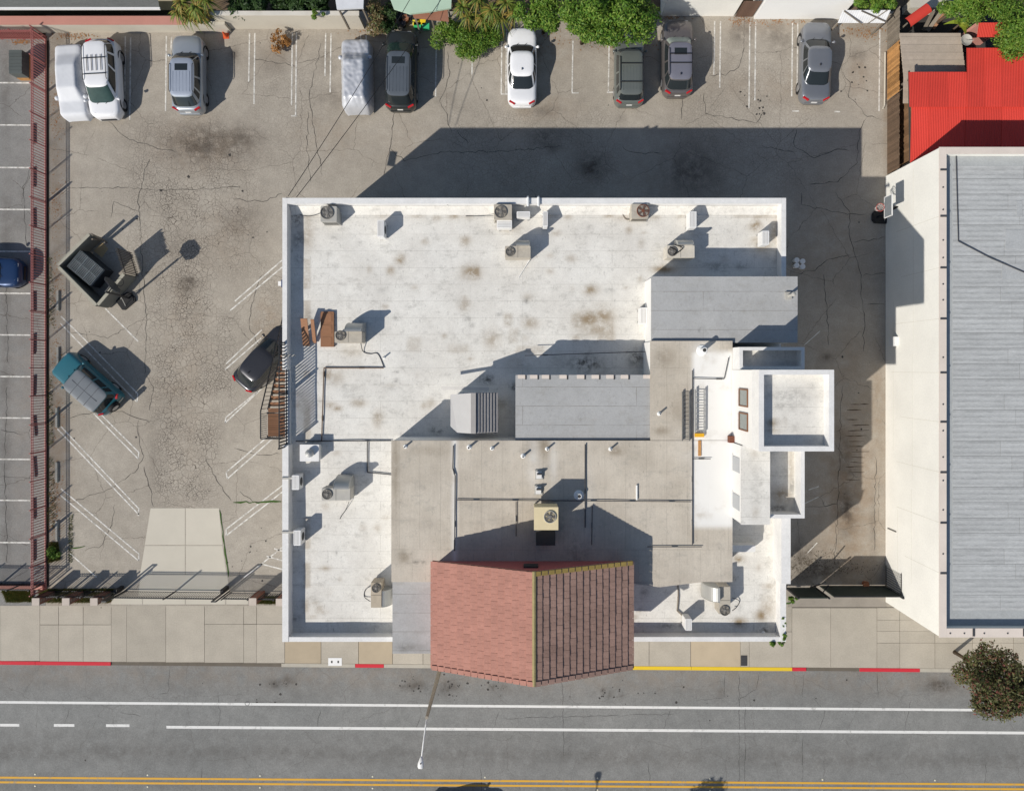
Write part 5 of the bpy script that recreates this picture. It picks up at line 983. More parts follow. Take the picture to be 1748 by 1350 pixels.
# pavement details
p = P(572, 1129); o = thing('utility_cover', 'white two-hole utility cover in the pavement', 'cover', tuple(p), 0, 'pavement covers'); MB().box(p.x-.42, p.x+.42, p.y-.24, p.y+.24, .004, .02).build('plate', M_UNITW, o)
for dx in (-.2, .2): MB().box(p.x+dx-.05, p.x+dx+.05, p.y-.07, p.y+.07, .02, .026).build('hole', M_FAN, o)
p = P(1270, 1127); o = thing('grate', 'dark rectangular grate in the pavement by the yellow kerb', 'grate', tuple(p), 0, 'pavement covers'); MB().box(p.x-.2, p.x+.2, p.y-.32, p.y+.32, .004, .016).build('frame', M_FAN, o)
for i in range(6): MB().box(p.x-.17, p.x+.17, p.y-.27+i*.1, p.y-.22+i*.1, .016, .022).build('bar', M_PIPE, o)
# ---------------------------------------------------------------- street lamp (concrete pole, curved arm)
def lamp(base, H, arm, label):
    p = Vector(base); o = thing('street_lamp', label, 'street lamp', tuple(p), 0, 'street lamps')
    MB().tube([p, p+Vector((0, 0, H))], .14, 12, True, .085).build('pole', mat('pole_concrete', (.30, .265, .215), .85, .12, 3, .1, 60), o); MB().lathe(p, [(.24, 0), (.22, .25), (.15, .3)], 12).build('base', M_KERB, o)
    t = p+Vector((0, 0, H)); a = Vector(arm); pts = [t+Vector((0, 0, -.3)), t+a*.15+Vector((0, 0, .05)), t+a*.5+Vector((0, 0, .28)), t+a*.88+Vector((0, 0, .32))]
    MB().tube(pts, .035, 8).build('arm', M_UNITW, o); h = t+a+Vector((0, 0, .33)); f = a.normalized(); s = Vector((-f.y, f.x, 0))
    hb = MB(); ring = [(-.32, .05), (-.2, .09), (.1, .16), (.25, .15), (.34, .09)]
    top = [h+f*q+s*w for q, w in ring]+[h+f*q-s*w for q, w in ring[::-1]]; n_ = len(top); hb.v += [tuple(q) for q in top]+[tuple(h+(q-h)*.8+Vector((0, 0, .1))) for q in top]+[tuple(q-Vector((0, 0, .07))) for q in top]
    hb.f += [tuple(range(n_, 2*n_)), tuple(range(3*n_-1, 2*n_-1, -1))]
    for i in range(n_): j = (i+1) % n_; hb.f += [(i, j, n_+j, n_+i)[::1], (2*n_+i, 2*n_+j, j, i)]
    hb.build('lamp_head', M_UNITW, o, True); MB().lathe(h-Vector((0, 0, .1)), [(.1, 0), (.12, .03)], 10).build('lens', M_LAMP, o); MB().lathe(h+Vector((0, 0, .09)), [(.035, 0), (.03, .06)], 8).build('photocell', M_FAN, o)
bp = P(754, 1131); lamp((bp.x, bp.y, 0), 6.9, (-.25, -2.15, 0), 'street lamp with tan concrete pole arching over the road'); 
lamp((X(1033)-7.5, Y(1330)-7.0, -.1), 6.5, (.05, 1.3, 0), 'street lamp beyond the lower edge, throwing a shadow on the centre line')

# ---------------------------------------------------------------- walls and buildings along the far edge of the lot
def wall_px(poly, z, m, name, label, cat='wall', z0=None, cap=None):
    z0 = z-.14 if z0 is None else z0
    pts = [P(x, y, z).to_2d() for x, y in poly]; c = sum(pts, Vector((0, 0)))/len(pts)
    o = thing(name, label, cat, (c.x, c.y, 0)); MB().prism(pts, z0, z-(.05 if cap else 0)).build('body', m, o)
    for p in pts[:4]: q = c+(p-c)*.9; MB().beam((q.x, q.y, -.1), (q.x, q.y, z-.13), .09).build('post', M_WOODG, o)
    if cap: MB().prism([(p-c)*1.003+c for p in pts], z-.049, z).build('coping', cap, o)
    return o
far = lambda py, z: Y(py, z)
# long boundary wall: pink top in the left half, tan block on the right
yb = Y(56)                                            # foot of the wall
w1 = thing('boundary_wall', 'long low wall behind the parked cars, pink coping on the left half', 'wall', (-22, yb, 0))
MB().box(X(-80), X(395), Y(56), Y(56)+.2, -.1, 1.0).build('body', M_WALLTAN, w1); MB().box(X(-80), X(330), Y(56)-.01, Y(56)+.5, 1.0, 1.06).build('coping', M_PINKWALL, w1)
w1b = thing('boundary_wall', 'tall pale wall with sloping end behind the orange shrub', 'wall', (-14, Y(50), 0)); MB().box(X(380), X(622), Y(50), Y(50)+.2, -.1, 1.7).build('body', M_WALLTAN, w1b); MB().box(X(380), X(624), Y(50)-.02, Y(50)+.24, 1.7, 1.76).build('coping', mat('pale_wall_top', (.60, .565, .5), .85), w1b)
# grey shingle house at the top left
nb1 = thing('grey_roof_house', 'house with dark grey shingle roof and white gutter, top left', 'house', (-30, 22, 0)); MB().box(X(-90, 3), X(262, 3), Y(10, 2.6)+1.6, Y(10, 2.6)+8, -.1, 2.6).build('wall', mat('house_wall', (.45, .40, .30), .85), nb1)
gr = MB(); z0, z1 = 2.65, 4.2; a, b = X(8, z0), X(272, z0); ye = Y(13, z0); gr.quad((a-3, ye, z0), (b, ye, z0), (b, ye+4, z1), (a-3, ye+4, z1)); gr.build('roof', mat('dark_shingle', (.115, .12, .115), .9, .3, 2.5, .35, 18, bump=.4, stretch=(.6, 3, 1)), nb1); MB().box(a-3, b+.03, ye-.12, ye, z0-.1, z0+.02).build('gutter', M_UNITW, nb1)
MB().box(X(-90), X(300), Y(40)+.5, Y(40)+4, -.2, .01).build('garden_bed', mat('shaded_soil', (.03, .032, .022), .95, .4, 2, .3, 20), nb1)  # soil colour kept near black to hold the shade below the eave
# sheds and yards, middle
s1 = wall_px([(568, -30), (622, -30), (620, 14), (575, 16)], 2.6, mat('white_shed_roof', (.62, .63, .65), .6), 'white_shed', 'white flat shed roof behind the pale wall', 'shed'); s2 = wall_px([(655, -30), (772, -30), (770, 14), (735, 20), (700, 24), (672, 15)], 2.4, mat('mint_roof', (.42, .55, .42), .7, .12, 1), 'mint_green_shed', 'mint-green flat roof above the dark minivan', 'shed')
s3 = wall_px([(700, 13), (763, 12), (766, 36), (706, 30)], 2.0, mat('rusty_brown_roof', (.30, .14, .09), .8, .2, 2), 'rust_brown_lean_to', 'small rust-brown lean-to roof behind the clipped bush', 'shed')
for i, (x, y, c_, lb) in enumerate(((712, 44, (.75, .62, .05), 'yellow plastic toy box beside the mint shed'), (722, 43, (.80, .55, .02), 'orange-yellow plastic toy box next to its yellow twin'), (714, 48, (.04, .42, .14), 'green plastic crate in front of the yellow toys'), (728, 49, (.05, .45, .2), 'green plastic crate at the right of the toys'))):
    p = P(x, y); o = thing('toy_box', lb, 'toy box', tuple(p), 0, 'plastic boxes'); m_ = mat('toy%d' % i, c_, .5); MB().box(p.x-.2, p.x+.2, p.y-.14, p.y+.14, .0, .35).build('box', m_, o); MB().box(p.x-.22, p.x+.22, p.y-.16, p.y+.16, .35, .39).build('lid', m_, o)
mcl = [mat('clutter_a', (.025, .026, .028), .6), mat('clutter_b', (.30, .14, .08), .8), mat('clutter_c', (.05, .05, .06), .5)]
for i, (x, y, r, lb) in enumerate(((684, 32, .25, 'dark planter pot behind the minivan, left'), (694, 36, .22, 'brown planter pot behind the minivan'), (701, 30, .2, 'black bucket behind the minivan'), (708, 38, .22, 'black pot beside the yellow toys'), (672, 40, .24, 'dark round pot at the vine foot'), (690, 45, .18, 'terracotta pot near the minivan nose'), (664, 47, .2, 'pale red pot at the wall end'))): p = P(x, y); o = thing('planter_pot', lb, 'pot', tuple(p), 0, 'pots behind the minivan'); MB().lathe(p, [(r*.75, 0), (r, .4), (r*.9, .42), (r*.85, .36)], 12).build('body', mcl[i % 3], o); MB().lathe(p+Vector((0, 0, .34)), [(r*.8, 0), (.01, .02)], 10).build('earth', M_SOIL, o)
# cream wall, brown gate, white building wall, white corrugated lean-to
MB2 = thing('cream_garage', 'cream garage wall above the brown SUV', 'building', (9, Y(28), 0)); MB().box(X(1128), X(1252), Y(28), Y(28)+6, -.1, 2.7).build('wall', M_CREAM, MB2); MB().box(X(1126), X(1254), Y(28)-.04, Y(28)+6, 2.7, 2.85).build('eave', M_PINKWALL, MB2)
g2 = thing('brown_gate', 'brown slatted wooden gate between the cream and white walls', 'gate', (13, Y(30), 0))
for i in range(9): x = X(1254)+(X(1284)-X(1254))*(i+.5)/9; MB().box(x-.055, x+.055, Y(30), Y(30)+.03, .05, 1.9).build('slat', mat('brown_slat', (.14, .085, .06), .8, rand=.15), g2)
wb = thing('white_building', 'plain white building wall at the lot\'s far edge', 'building', (17, Y(33), 0)); MB().box(X(1287), X(1432), Y(33), Y(33)+7, -.1, 3.6).build('wall', mat('bright_white_wall', (.80, .80, .785), .8, .05, .6), wb); MB().box(X(1287)-.02, X(1432)+.02, Y(33)-.02, Y(33)+7, 3.6, 3.7).build('eave', M_UNITW, wb)
lt = thing('white_lean_to', 'white corrugated lean-to panel with crossed struts', 'lean-to', (20, Y(40), 0)); cr = MB(); zA, zB_ = 1.6, 2.3; xa, xb = X(1435, 2), X(1516, 2); yA, yB = Y(40, 1.6), Y(18, 2.3); nC = 40
for i in range(nC):
    x0 = xa+(xb-xa)*i/nC; x1 = xa+(xb-xa)*(i+1)/nC; d0 = .02*(i % 2); d1 = .02*((i+1) % 2); cr.quad((x0, yA, zA+d0), (x1, yA, zA+d1), (x1, yB, zB_+d1), (x0, yB, zB_+d0))
cr.build('sheet', mat('white_corrugated', (.68, .69, .70), .6, .2, 3), lt)
for q in (((1440, 20), (1470, 42)), ((1470, 20), (1515, 40)), ((1515, 18), (1480, 42))): MB().beam(P(*q[0], 2.3)+Vector((0, 0, .05)), P(*q[1], 1.7)+Vector((0, 0, .05)), .05).build('strut', M_WOODG, lt)
for x in (xa+.05, xb-.05): MB().beam((x, yA+.05, 0), (x, yA+.05, zA), .08).build('post', M_WOODG, lt)
# board fences at the right edge of the lot
def boards(px, y0, y1, h, m, label, step=.125, w=.115):
    a, b = P(px, y0), P(px, y1); t = thing('board_fence', label, 'fence', (a.x, (a.y+b.y)/2, 0), 0, 'board fences'); n = max(2, int((a.y-b.y)/step))
    for i in range(n): yy = a.y-(i+.5)*(a.y-b.y)/n; MB().box(a.x-.012, a.x+.012, yy-w/2, yy+w/2, .05, h+rnd.uniform(-.04, .04)).build('board', m, t)
    for z in (.35, h-.3): MB().beam((a.x+.03, a.y, z), (a.x+.03, b.y, z), .06, .08).build('rail', M_WOODG, t)
    return t
boards(1514, 32, 86, 1.5, M_WOODG, 'weathered grey board fence at the lot\'s far right corner'); boards(1514, 87, 172, 1.45, M_WOODO, 'orange-brown board fence beside the right-hand parking space'); boards(1514, 174, 298, 1.45, mat('dark_brown_board', (.13, .085, .055), .8, .3, 4, rand=.2), 'dark brown slatted fence nearest the cream building')
boards(1530, 176, 300, 1.9, mat('rust_board', (.20, .115, .06), .85, .35, 2.5, .2, 30, rand=.2), 'second taller rusty fence behind the slatted ones', .16, .15)
o = thing('fence_post_pipe', 'white pipe lying along the fence foot', 'pipe', tuple(P(1511, 130))); MB().tube([P(1511, 90, .1), P(1510, 180, .1), P(1507, 186, .1)], .05, 8).build('pipe', M_WALLTAN, o)
# tan shingle shed and red corrugated roof
ts = thing('tan_shed', 'shed with tan shingled roof beside the red metal roof', 'shed', tuple(P(1590, 100, 0))); zt = 1.9
MB().prism([P(x, y, zt).to_2d() for x, y in ((1562, 62), (1634, 60), (1640, 112), (1562, 160))], -.1, zt-.12).build('wall', M_WOODG, ts)
for i in range(18):                                   # shingle courses
    y0_, y1_ = 57+i*6.6, 57+(i+1)*6.6+.7; xl = lambda y: 1536+(y-57)*.10 if y < 125 else 1543-(y-125)*.02; xr = lambda y: (1640+(y-57)*.13) if y < 129 else 1560-(y-121)*.1
    z_ = zt+.0-abs(i-8)*.012
    MB().prism([P(xl(y0_), y0_, z_).to_2d(), P(xr(y0_), y0_, z_).to_2d(), P(xr(y0_), y1_, z_).to_2d(), P(xl(y0_), y1_, z_).to_2d()], z_-.05, z_+(i % 2)*.012+.004*i/18).build('shingle_course', M_TANROOF, ts)
def corrug(x0, y0, x1, y1, z0, z1, parent, name='roof_sheet', pitch=.09, amp=.016, npan=None):
    a, b = P(x0, y1, z0), P(x1, y0, z0); npan = npan or max(1, int((b.x-a.x)/1.0))
    for k in range(npan):
        xa, xb = a.x+(b.x-a.x)*k/npan-.02, a.x+(b.x-a.x)*(k+1)/npan; n = max(4, int((xb-xa)/pitch)*4); m_ = MB(); dz = .012*(k % 2)
        for i in range(n+1): x = xa+(xb-xa)*i/n; z = amp*math.sin(i*math.pi/2)+dz; m_.v += [(x, a.y, z0+z), (x, b.y, z1+z)]
        m_.f = [(2*i, 2*i+2, 2*i+3, 2*i+1) for i in range(n)]; m_.build(name, M_REDMET, parent, True)
rr = thing('red_metal_roof', 'bright red corrugated metal roof behind the cream building', 'roof', tuple(P(1650, 180, 0)))
corrug(1553, 122, 1652, 183, 2.95, 2.85, rr); corrug(1652.3, 81, 1800, 183, 2.97, 2.87, rr); corrug(1553, 179, 1800, 330, 2.6, 2.82, rr)
for x, y in ((1560, 130), (1645, 130), (1560, 275), (1700, 100)): MB().beam((X(x, 2.5), Y(y, 2.5), 0), (X(x, 2.5), Y(y, 2.5), 2.6), .1).build('post', M_WOODG, rr)
MB().beam((X(1552, 2.8), Y(120, 2.9), 2.78), (X(1557, 2.7), Y(280, 2.6), 2.5), .06, .12).build('fascia', M_FAN, rr)
r2 = thing('small_red_roof', 'small red metal roof under the trees at the top right', 'roof', tuple(P(1690, 50, 0))); corrug(1668, 42, 1722, 64, 2.4, 2.6, r2, npan=2); MB().box(X(1668, 2.6), X(1722, 2.6), Y(43, 2.6), Y(38, 2.6), 0, 2.5).build('wall', M_PINKWALL, r2)
r3 = thing('red_canopy', 'long red rounded canopy panel lying askew in the back yard', 'canopy', tuple(P(1568, 25, 0))); m_ = MB(); A, B = P(1549, 40, 1.6), P(1585, 14, 1.9)
u = (B-A).normalized(); v = Vector((-u.y, u.x, 0))
for i in range(7): t_ = -math.pi/2.4+i*math.pi/1.2/6; off = v*(.32*math.sin(t_))+Vector((0, 0, .16*math.cos(t_))); m_.v += [tuple(A+off), tuple(B+off)]
m_.f = [(2*i, 2*i+1, 2*i+3, 2*i+2) for i in range(6)]; m_.build('panel', M_REDMET, r3, True)
for p in (A, B): MB().beam((p.x, p.y, 0), p, .06).build('post', M_WOODG, r3)
for i, (x, y, L, an, m_, lb) in enumerate(((1600, 30, 1.5, 60, M_WOODG, 'grey plank leaning in the back yard, long one'), (1608, 28, 1.3, 60, M_WOOD, 'brown plank leaning beside the grey one'), (1585, 36, .8, 80, M_WOODG, 'short grey post in the back yard'))): p = P(x, y, 1); tag(MB().beam(p+Vector((-math.cos(R(an))*L/2, -math.sin(R(an))*L/2, -.4)), p+Vector((math.cos(R(an))*L/2, math.sin(R(an))*L/2, .4)), .22, .05).build('plank', m_), lb, 'plank', 'planks in the back yard')
MB().prism([P(1536, 12).to_2d(), P(1760, 12).to_2d(), P(1760, 90).to_2d(), P(1536, 90).to_2d()], -.15, .006).build('yard_floor', mat('yard_dark', (.05, .047, .043), .9, .3, 2), tag(bpy.data.objects['ground']))
b = thing('pale_counter', 'pale counter slab along the back yard wall', 'counter', tuple(P(1600, 15))); MB().box(X(1540), X(1640), Y(26), Y(14), 0, .9).build('body', M_WALLTAN, b); MB().box(X(1540)-.03, X(1640)+.03, Y(27), Y(13), .9, .97).build('top', mat('counter_top', (.5, .47, .4), .7), b)
p = P(1648, 70, 2.0); o = thing('satellite_dish', 'grey satellite dish beside the tan shingled roof', 'satellite dish', tuple(p)); MB().lathe(p, [(.02, 0), (.15, .02), (.26, .07), (.34, .13), (.33, .135), (.25, .08), (.14, .035)], 18).build('dish', M_UNITG, o); MB().beam(p, p+Vector((0, 0, -2.0)), .06).build('mast', M_UNITG, o); MB().beam(p, p+Vector((.25, -.15, .4)), .025).build('feed_arm', M_UNITG, o)
# tan wooden chest in the neighbour lot
p = P(30, 108, .8); o = thing('slatted_bin', 'dark ribbed storage bin with wooden base in the neighbour lot', 'bin', (p.x, p.y, 0), R(0)); MB().box(p.x-.36, p.x+.36, p.y-.75, p.y+.75, 0, .35).build('base', M_WOODO, o)
for i in range(7): yy = p.y-.72+i*.205; MB().box(p.x-.38, p.x+.4, yy, yy+.195, .35, 1.0+(i % 2)*.02).build('slat', mat('bin_slat', (.085, .095, .09), .6, rand=.1), o)
# overhead wires crossing above the lot
def wire(p, q, lb, r=.014):
    a, b = P(*p[:2], p[2]), P(*q[:2], q[2]); pts = [a+(b-a)*t+Vector((0, 0, -.25*4*t*(1-t))) for t in [i/12 for i in range(13)]]
    tag(MB().tube(pts, r, 5).build('overhead_wire', M_BLKPL), lb, 'wire', 'overhead wires')
wire((492, 335, 7.35), (703, -6, 4.0), 'thin black overhead wire from the roof corner, left of two', .017); wire((506, 337, 7.35), (757, -6, 4.0), 'thin black overhead wire from the roof corner, right of two', .017)
o = thing('corner_lamp', 'flat lamp panel under the far left roof corner, its oblong shadow on the asphalt', 'lamp', (-12.9, 8.9, 4.6)); MB().beam((-13.0, 8.55, 4.7), (-12.86, 9.4, 4.75), .44, .04).build('panel', M_BLKPL, o); MB().beam((-12.95, 8.9, 4.65), (-12.44, 8.7, 4.5), .05).build('arm', M_BLACKMET, o)

# ---------------------------------------------------------------- vehicles
def se(t, n): c = math.cos(t); return math.copysign(abs(c)**(2/n), c)
def vehicle(name, label, cat, px, py, ang, L, W, H, col, st, extras=(), z0=0.0, glass=None, metal=.0, rack=None, group='parked cars', roofm=None, frontglass=None):
    """ang: heading of the nose in photo degrees (0 = right, 90 = up). st: windshield base/top, rear top/base (fractions from the nose), hood z, belt z, tail z, boxy"""
    c = P(px, py, H*.6)
    t = thing(name, label, cat, (c.x, c.y, z0), R(ang), group)
    pm = paint('paint_'+name+str(round(px)), col, metal); glass = glass or M_GLASS
    wb, wt_, rt, rb_, hz, bz, tz, box = st
    w = W/2; xf = lambda f: L/2-f*L
    prof = [(0, hz-.24), (.012, hz-.10), (.04, hz-.035), (.12, hz), (wb, bz-.03), (wb+.05, bz), ((wb+rb_)/2, bz+.01), (rb_-.02, bz), (rb_, max(tz, bz-.05) if rb_ < .93 else bz-.02), (.97, tz-.01), (.988, tz-.09), (1.0, tz-.25)]
    prof = sorted(set(prof)); fs = [0, .006, .015, .035, .07, .12, .18, wb, wb+.06, .42, .5, .6, .7, .8, .87, .92, .955, .98, .992, 1.0]; fs = sorted(set(fs))
    def top(f):
        for (a, za), (b, zb) in zip(prof, prof[1:]):
            if a <= f <= b: return za+(zb-za)*(f-a)/(b-a+1e-9)
        return prof[-1][1]
    def hw(f):
        e = min(f, 1-f)*L; front = f < .5; r_ = (.55 if front else .42)*(1-.45*box)
        k = 1-(1-min(1, e/r_))**2.4*(.40-.2*box); k2 = 1-.035*max(0, 1-min(f, 1-f)/.28)*(1-box)
        return w*k*k2
    mb = MB(); rings = []
    for f in fs:
        h_, zt = hw(f), top(f); x = xf(f); sec = [(.90, .20), (.985, .34), (1.0, .52), (.995, min(.66, zt-.12)), (.965, zt-.09), (.90, zt-.022), (.74, zt+.008), (.4, zt+.026), (0, zt+.032)]
        full = [(x, -h_*a, b) for a, b in sec]+[(x, h_*a, b) for a, b in sec[-2::-1]]; rings.append(len(mb.v)); mb.v += full; m_ = len(full)
    for a, b in zip(rings, rings[1:]):
        for i in range(m_-1): mb.f.append((a+i, a+i+1, b+i+1, b+i))
        mb.f.append((a+m_-1, a, b, b+m_-1))
    mb.f.append(tuple(rings[0]+i for i in range(m_-1, -1, -1))); mb.f.append(tuple(rings[-1]+i for i in range(m_)))
    body = mb.build('body', pm, t, True, True)
    # greenhouse
    n_ = 5.5+3*box; inset = .90+.05*box
    TH = [R(a) for a in range(-47, 48, 6)]
    sd = [math.acos(math.copysign(abs(x)**(n_/2), x)) for x in [.86-.0782*k for k in range(23)]]
    TH = TH+sd[1:-1]+[math.pi+R(a) for a in range(-47, 48, 6)]+[-a for a in sd[1:-1][::-1]]; N = len(TH)
    def ring(xa, xb, hw_, z, crown=0):
        cx, ax = (xa+xb)/2, (xa-xb)/2; out = []
        for th in TH:
            cx_ = se(th, n_); sy = se(th-math.pi/2, n_); out.append((cx+ax*cx_*(1-.05*(abs(sy)**2)*(1-box)), hw_*sy*(1-.10*max(0, -cx_)**3*(1-box)-.05*max(0, cx_)**3*(1-box)), z))
        return out
    lv = []
    for s in (0.0, .10, .5, .90, 1.0):
        e = s**1.0; lv.append(ring(xf(wb)+(xf(wt_)-xf(wb))*e, xf(rb_)+(xf(rt)-xf(rb_))*e, w*(.94+(inset*.86-.94)*(e**1.15)), bz-.03+(H-.06-bz+.03)*(s**.92)))
    parts = {}
    def cls(i, l):
        a = (TH[i]+TH[(i+1) % N])/2; a = math.degrees(math.atan2(math.sin(a), math.cos(a))); b = abs(a); xf_ = se(R(b), n_)
        if b < 42: return 'windshield' if l != 3 else 'window_frame'
        if b > 138: return 'rear_window' if l not in (0, 3) else 'window_frame'
        if l in (0, 3) or xf_ > .84 or xf_ < -.84: return 'window_frame'
        if .0 < xf_ < .08 or -.56 < xf_ < -.48: return 'window_frame'
        return ('side_window', 1 if a > 0 else -1, 0 if xf_ > .04 else (1 if xf_ > -.52 else 2))
    for l in range(4):
        for i in range(N): parts.setdefault(cls(i, l), []).append((l, i))
    for k, fl in parts.items():
        q = MB(); idx = {}
        for l, i in fl:
            f_ = []
            for (ll, ii) in ((l, i), (l, (i+1) % N), (l+1, (i+1) % N), (l+1, i)):
                if (ll, ii) not in idx: idx[(ll, ii)] = len(q.v); q.v.append(lv[ll][ii])
                f_.append(idx[(ll, ii)])
            q.f.append(tuple(f_))
        nm = k if isinstance(k, str) else k[0]
        gm = frontglass if (nm == 'windshield' and frontglass) else glass
        q.build(nm, pm if nm == 'window_frame' else gm, t, True, True)
    q = MB(); rs = [lv[4]]; cx = (xf(wt_)+xf(rt))/2
    for s, dz in ((.93, .03), (.75, .05), (.5, .058), (.25, .06)): rs.append([(cx+(x-cx)*s, y*s, H-.06+dz) for x, y, z in lv[4]])
    for r_ in rs: q.v += r_
    for l in range(len(rs)-1):
        for i in range(N): a, b = l*N+i, l*N+(i+1) % N; q.f.append((a, b, b+N, a+N))
    q.f.append(tuple((len(rs)-1)*N+i for i in range(N))); roof = q.build('roof', roofm or pm, t, True, True)
    # wheels
    wr = .33 if H < 1.6 else .36
    wy = w-.16; mt = MB(); mr = MB()
    for i in range(24):
        a = 2*math.pi*i/24
    def disc(mb_, r0, r1, y0_, y1_):
        n0 = len(mb_.v)
        for y_, r_ in ((y0_, r0), (y0_, r1), (y1_, r1), (y1_, r0)):
            for i in range(20): a = 2*math.pi*i/20; mb_.v.append((r_*math.cos(a), y_, r_*math.sin(a)))
        for s in range(3):
            for i in range(20): a, b = n0+s*20+i, n0+s*20+(i+1) % 20; mb_.f.append((a, b, b+20, a+20))
        return mb_
    tm = disc(MB(), .6*wr, wr, -.11, .11).mesh('tyre', M_TYRE, True); rm = disc(MB(), .02, .62*wr, -.10, .10).mesh('rim', M_RIM)
    arch = disc(MB(), .01, wr*1.16, -.06, .06).mesh('wheel_arch', M_BLKPL)
    for fx in (.185, .80):
        for sy in (-1, 1):
            o = bpy.data.objects.new('wheel', None); COL.objects.link(o); o.parent = t; o.location = (xf(fx), sy*(wy+.035), wr); o.empty_display_size = .1
            inst('tyre', tm, o, (0, 0, 0), local=True); inst('rim', rm, o, (0, sy*.02, 0), local=True); inst('wheel_arch', arch, t, (xf(fx), sy*(wy+.085), wr+.02), local=True)
    # lamps, mirrors, plate
    for sy in (-1, 1):
        hl = MB(); h_ = hw(.03); z = top(.03)
        pts = [(.018, .80), (.018, .52), (.05, .58), (.13, .90), (.07, .925)]
        def on(f, a): return (xf(f), sy*hw(f)*a, top(f)+(.012 if a < .85 else -.01)+.012-.045*max(0, a-.74)/.2)
        hl.poly([on(*p_) for p_ in pts][::(1 if sy < 0 else -1)]); hl.build('headlight', M_LAMP, t, False, True)
        tl = MB(); zt = tz-.05; x_ = xf(.985)
        for f0, f1 in ((.955, .992),): tl.beam((xf(f0), sy*(hw(f0)-.045), tz-.06), (xf(f1)+.0, sy*(hw(f1)-.16), tz-.10), .09, .13)
        tl.build('taillight', M_TAIL, t, False, True)
        mm = MB().lathe((xf(wb+.045), sy*(w+.07), bz-.02), [(.05, -.02), (.085, .03), (.085, .09), (.04, .12)], 10); mm.beam((xf(wb+.05), sy*(w*.93), bz+.02), (xf(wb+.045), sy*(w+.06), bz+.04), .07, .05); mm.build('mirror', pm, t, True, True)
    MB().box(xf(1.0)-.012, xf(1.0)+.02, -.17, .17, max(.45, tz-.42), max(.45, tz-.42)+.14).build('number_plate', M_UNITW, t, False, True)
    MB().beam((xf(1.0)-.005, -hw(.99)*.9, .5), (xf(1.0)-.005, hw(.99)*.9, .5), .06, .16).build('rear_bumper', pm if box < .5 else M_GALV, t, False, True)
    MB().beam((xf(0)+.01, -hw(.01)*.7, .45), (xf(0)+.01, hw(.01)*.7, .45), .04, .18).build('grille', M_BLKPL, t, False, True)
    for sy in (-.35, .2): MB().beam((xf(wb-.005), sy*w, bz+.015), (xf(wb+.06), (sy+.42)*w, bz+.10), .02, .012).build('wiper', M_BLKPL, t, False, True)
    x1, x0 = xf(wt_+.03), xf(rt-.03); wr_ = w*inset*.80
    if 'rails' in extras or 'bars' in extras:
        for sy in (-1, 1): MB().tube([(x0+.1, sy*wr_, H-.02), (x0+.2, sy*wr_, H+.05), (x1-.3, sy*wr_, H+.05), (x1-.2, sy*wr_, H-.02)], .022, 6).build('roof_rail', M_BLKPL, t, True, True)
    if 'bars' in extras:
        for f in (rack or (.3, .7)): x = x1+(x0-x1)*f; MB().beam((x, -wr_, H+.06), (x, wr_, H+.06), .045, .03).build('crossbar', M_BLKPL, t, False, True)
    if 'slats' in extras:
        for k in range(4): y_ = -wr_*.6+k*wr_*.4; MB().beam((x1+(x0-x1)*.30, y_, H+.045), (x1+(x0-x1)*.70, y_, H+.045), .03, .02).build('rack_slat', M_BLKPL, t, False, True)
    if 'ribs' in extras:
        for k in range(6): y_ = -wr_*.72+k*wr_*.288; MB().beam((x1+(x0-x1)*.34, y_, H+.004), (x0+.12, y_, H-.008), .035, .016).build('roof_rib', roofm or pm, t, False, True)
    if 'sunroof' in extras: MB().box(x1-.62, x1-.22, -w*.40, w*.40, H-.03, H+.006).build('sunroof', M_GLASS, t, False, True)
    if 'fin' in extras: MB().beam((x0+.25, 0, H+.02), (x0+.12, 0, H+.07), .04, .06).build('antenna_fin', M_BLKPL, t, False, True)
    if 'panels' in extras:
        for k in range(1, 4): x = x1+(x0-x1)*k/4; MB().box(x-.012, x+.012, -wr_, wr_, H-.02, H+.006).build('roof_seam', mat('roof_seam_grey', (.075, .08, .09), .6), t, False, True)
        MB().box(x0+.1, x1-.1, -.012, .012, H-.02, H+.007).build('roof_seam', mat('roof_seam_grey', (.075, .08, .09), .6), t, False, True)
    if 'spare' in extras:
        o = bpy.data.objects.new('spare_wheel', None); COL.objects.link(o); o.parent = t; o.location = (xf(1.0)-.16, -.1, .95); o.rotation_euler = (0, 0, R(90)); inst('tyre', tm, o, (0, 0, 0), local=True); inst('rim', rm, o, (0, .01, 0), local=True)
    return t
SED = (.22, .365, .66, .83, .93, .95, 1.0, 0); SUV = (.24, .37, .86, .965, 1.02, 1.08, 1.12, .25); VAN = (.16, .34, .90, .975, .98, 1.05, 1.1, .2); BOX = (.27, .36, .93, .975, 1.05, 1.12, 1.12, .9); HAT = (.22, .38, .82, .95, .97, 1.02, 1.05, .05)
vehicle('minivan', 'white minivan with roof rack parked nose out by the pink fence', 'van', 173, 132, -87, 4.75, 1.90, 1.72, (.72, .72, .73), VAN, ('rails', 'bars', 'slats'), frontglass=M_GLASSG, rack=(.22, .62))
vehicle('suv', 'silver-grey SUV with sunroof left of the orange cone', 'car', 318, 124, 90, 4.65, 1.88, 1.72, (.40, .43, .46), SUV, ('rails', 'ribs', 'sunroof'), metal=.5, roofm=mat('silver_roof', (.42, .46, .53), .35, .08, 3, metal=.4))
vehicle('minivan', 'black-green minivan with long dark roof rails below the mint shed', 'van', 683, 117, 89, 4.8, 1.93, 1.75, (.022, .025, .025), VAN, ('rails', 'ribs', 'sunroof'), roofm=mat('dusty_black_roof', (.085, .10, .12), .45, .1, 3), frontglass=M_GLASSG)
vehicle('sedan', 'white sedan right of the clipped green bush', 'car', 891, 113, 90, 4.72, 1.80, 1.45, (.78, .78, .79), SED, ('fin',))
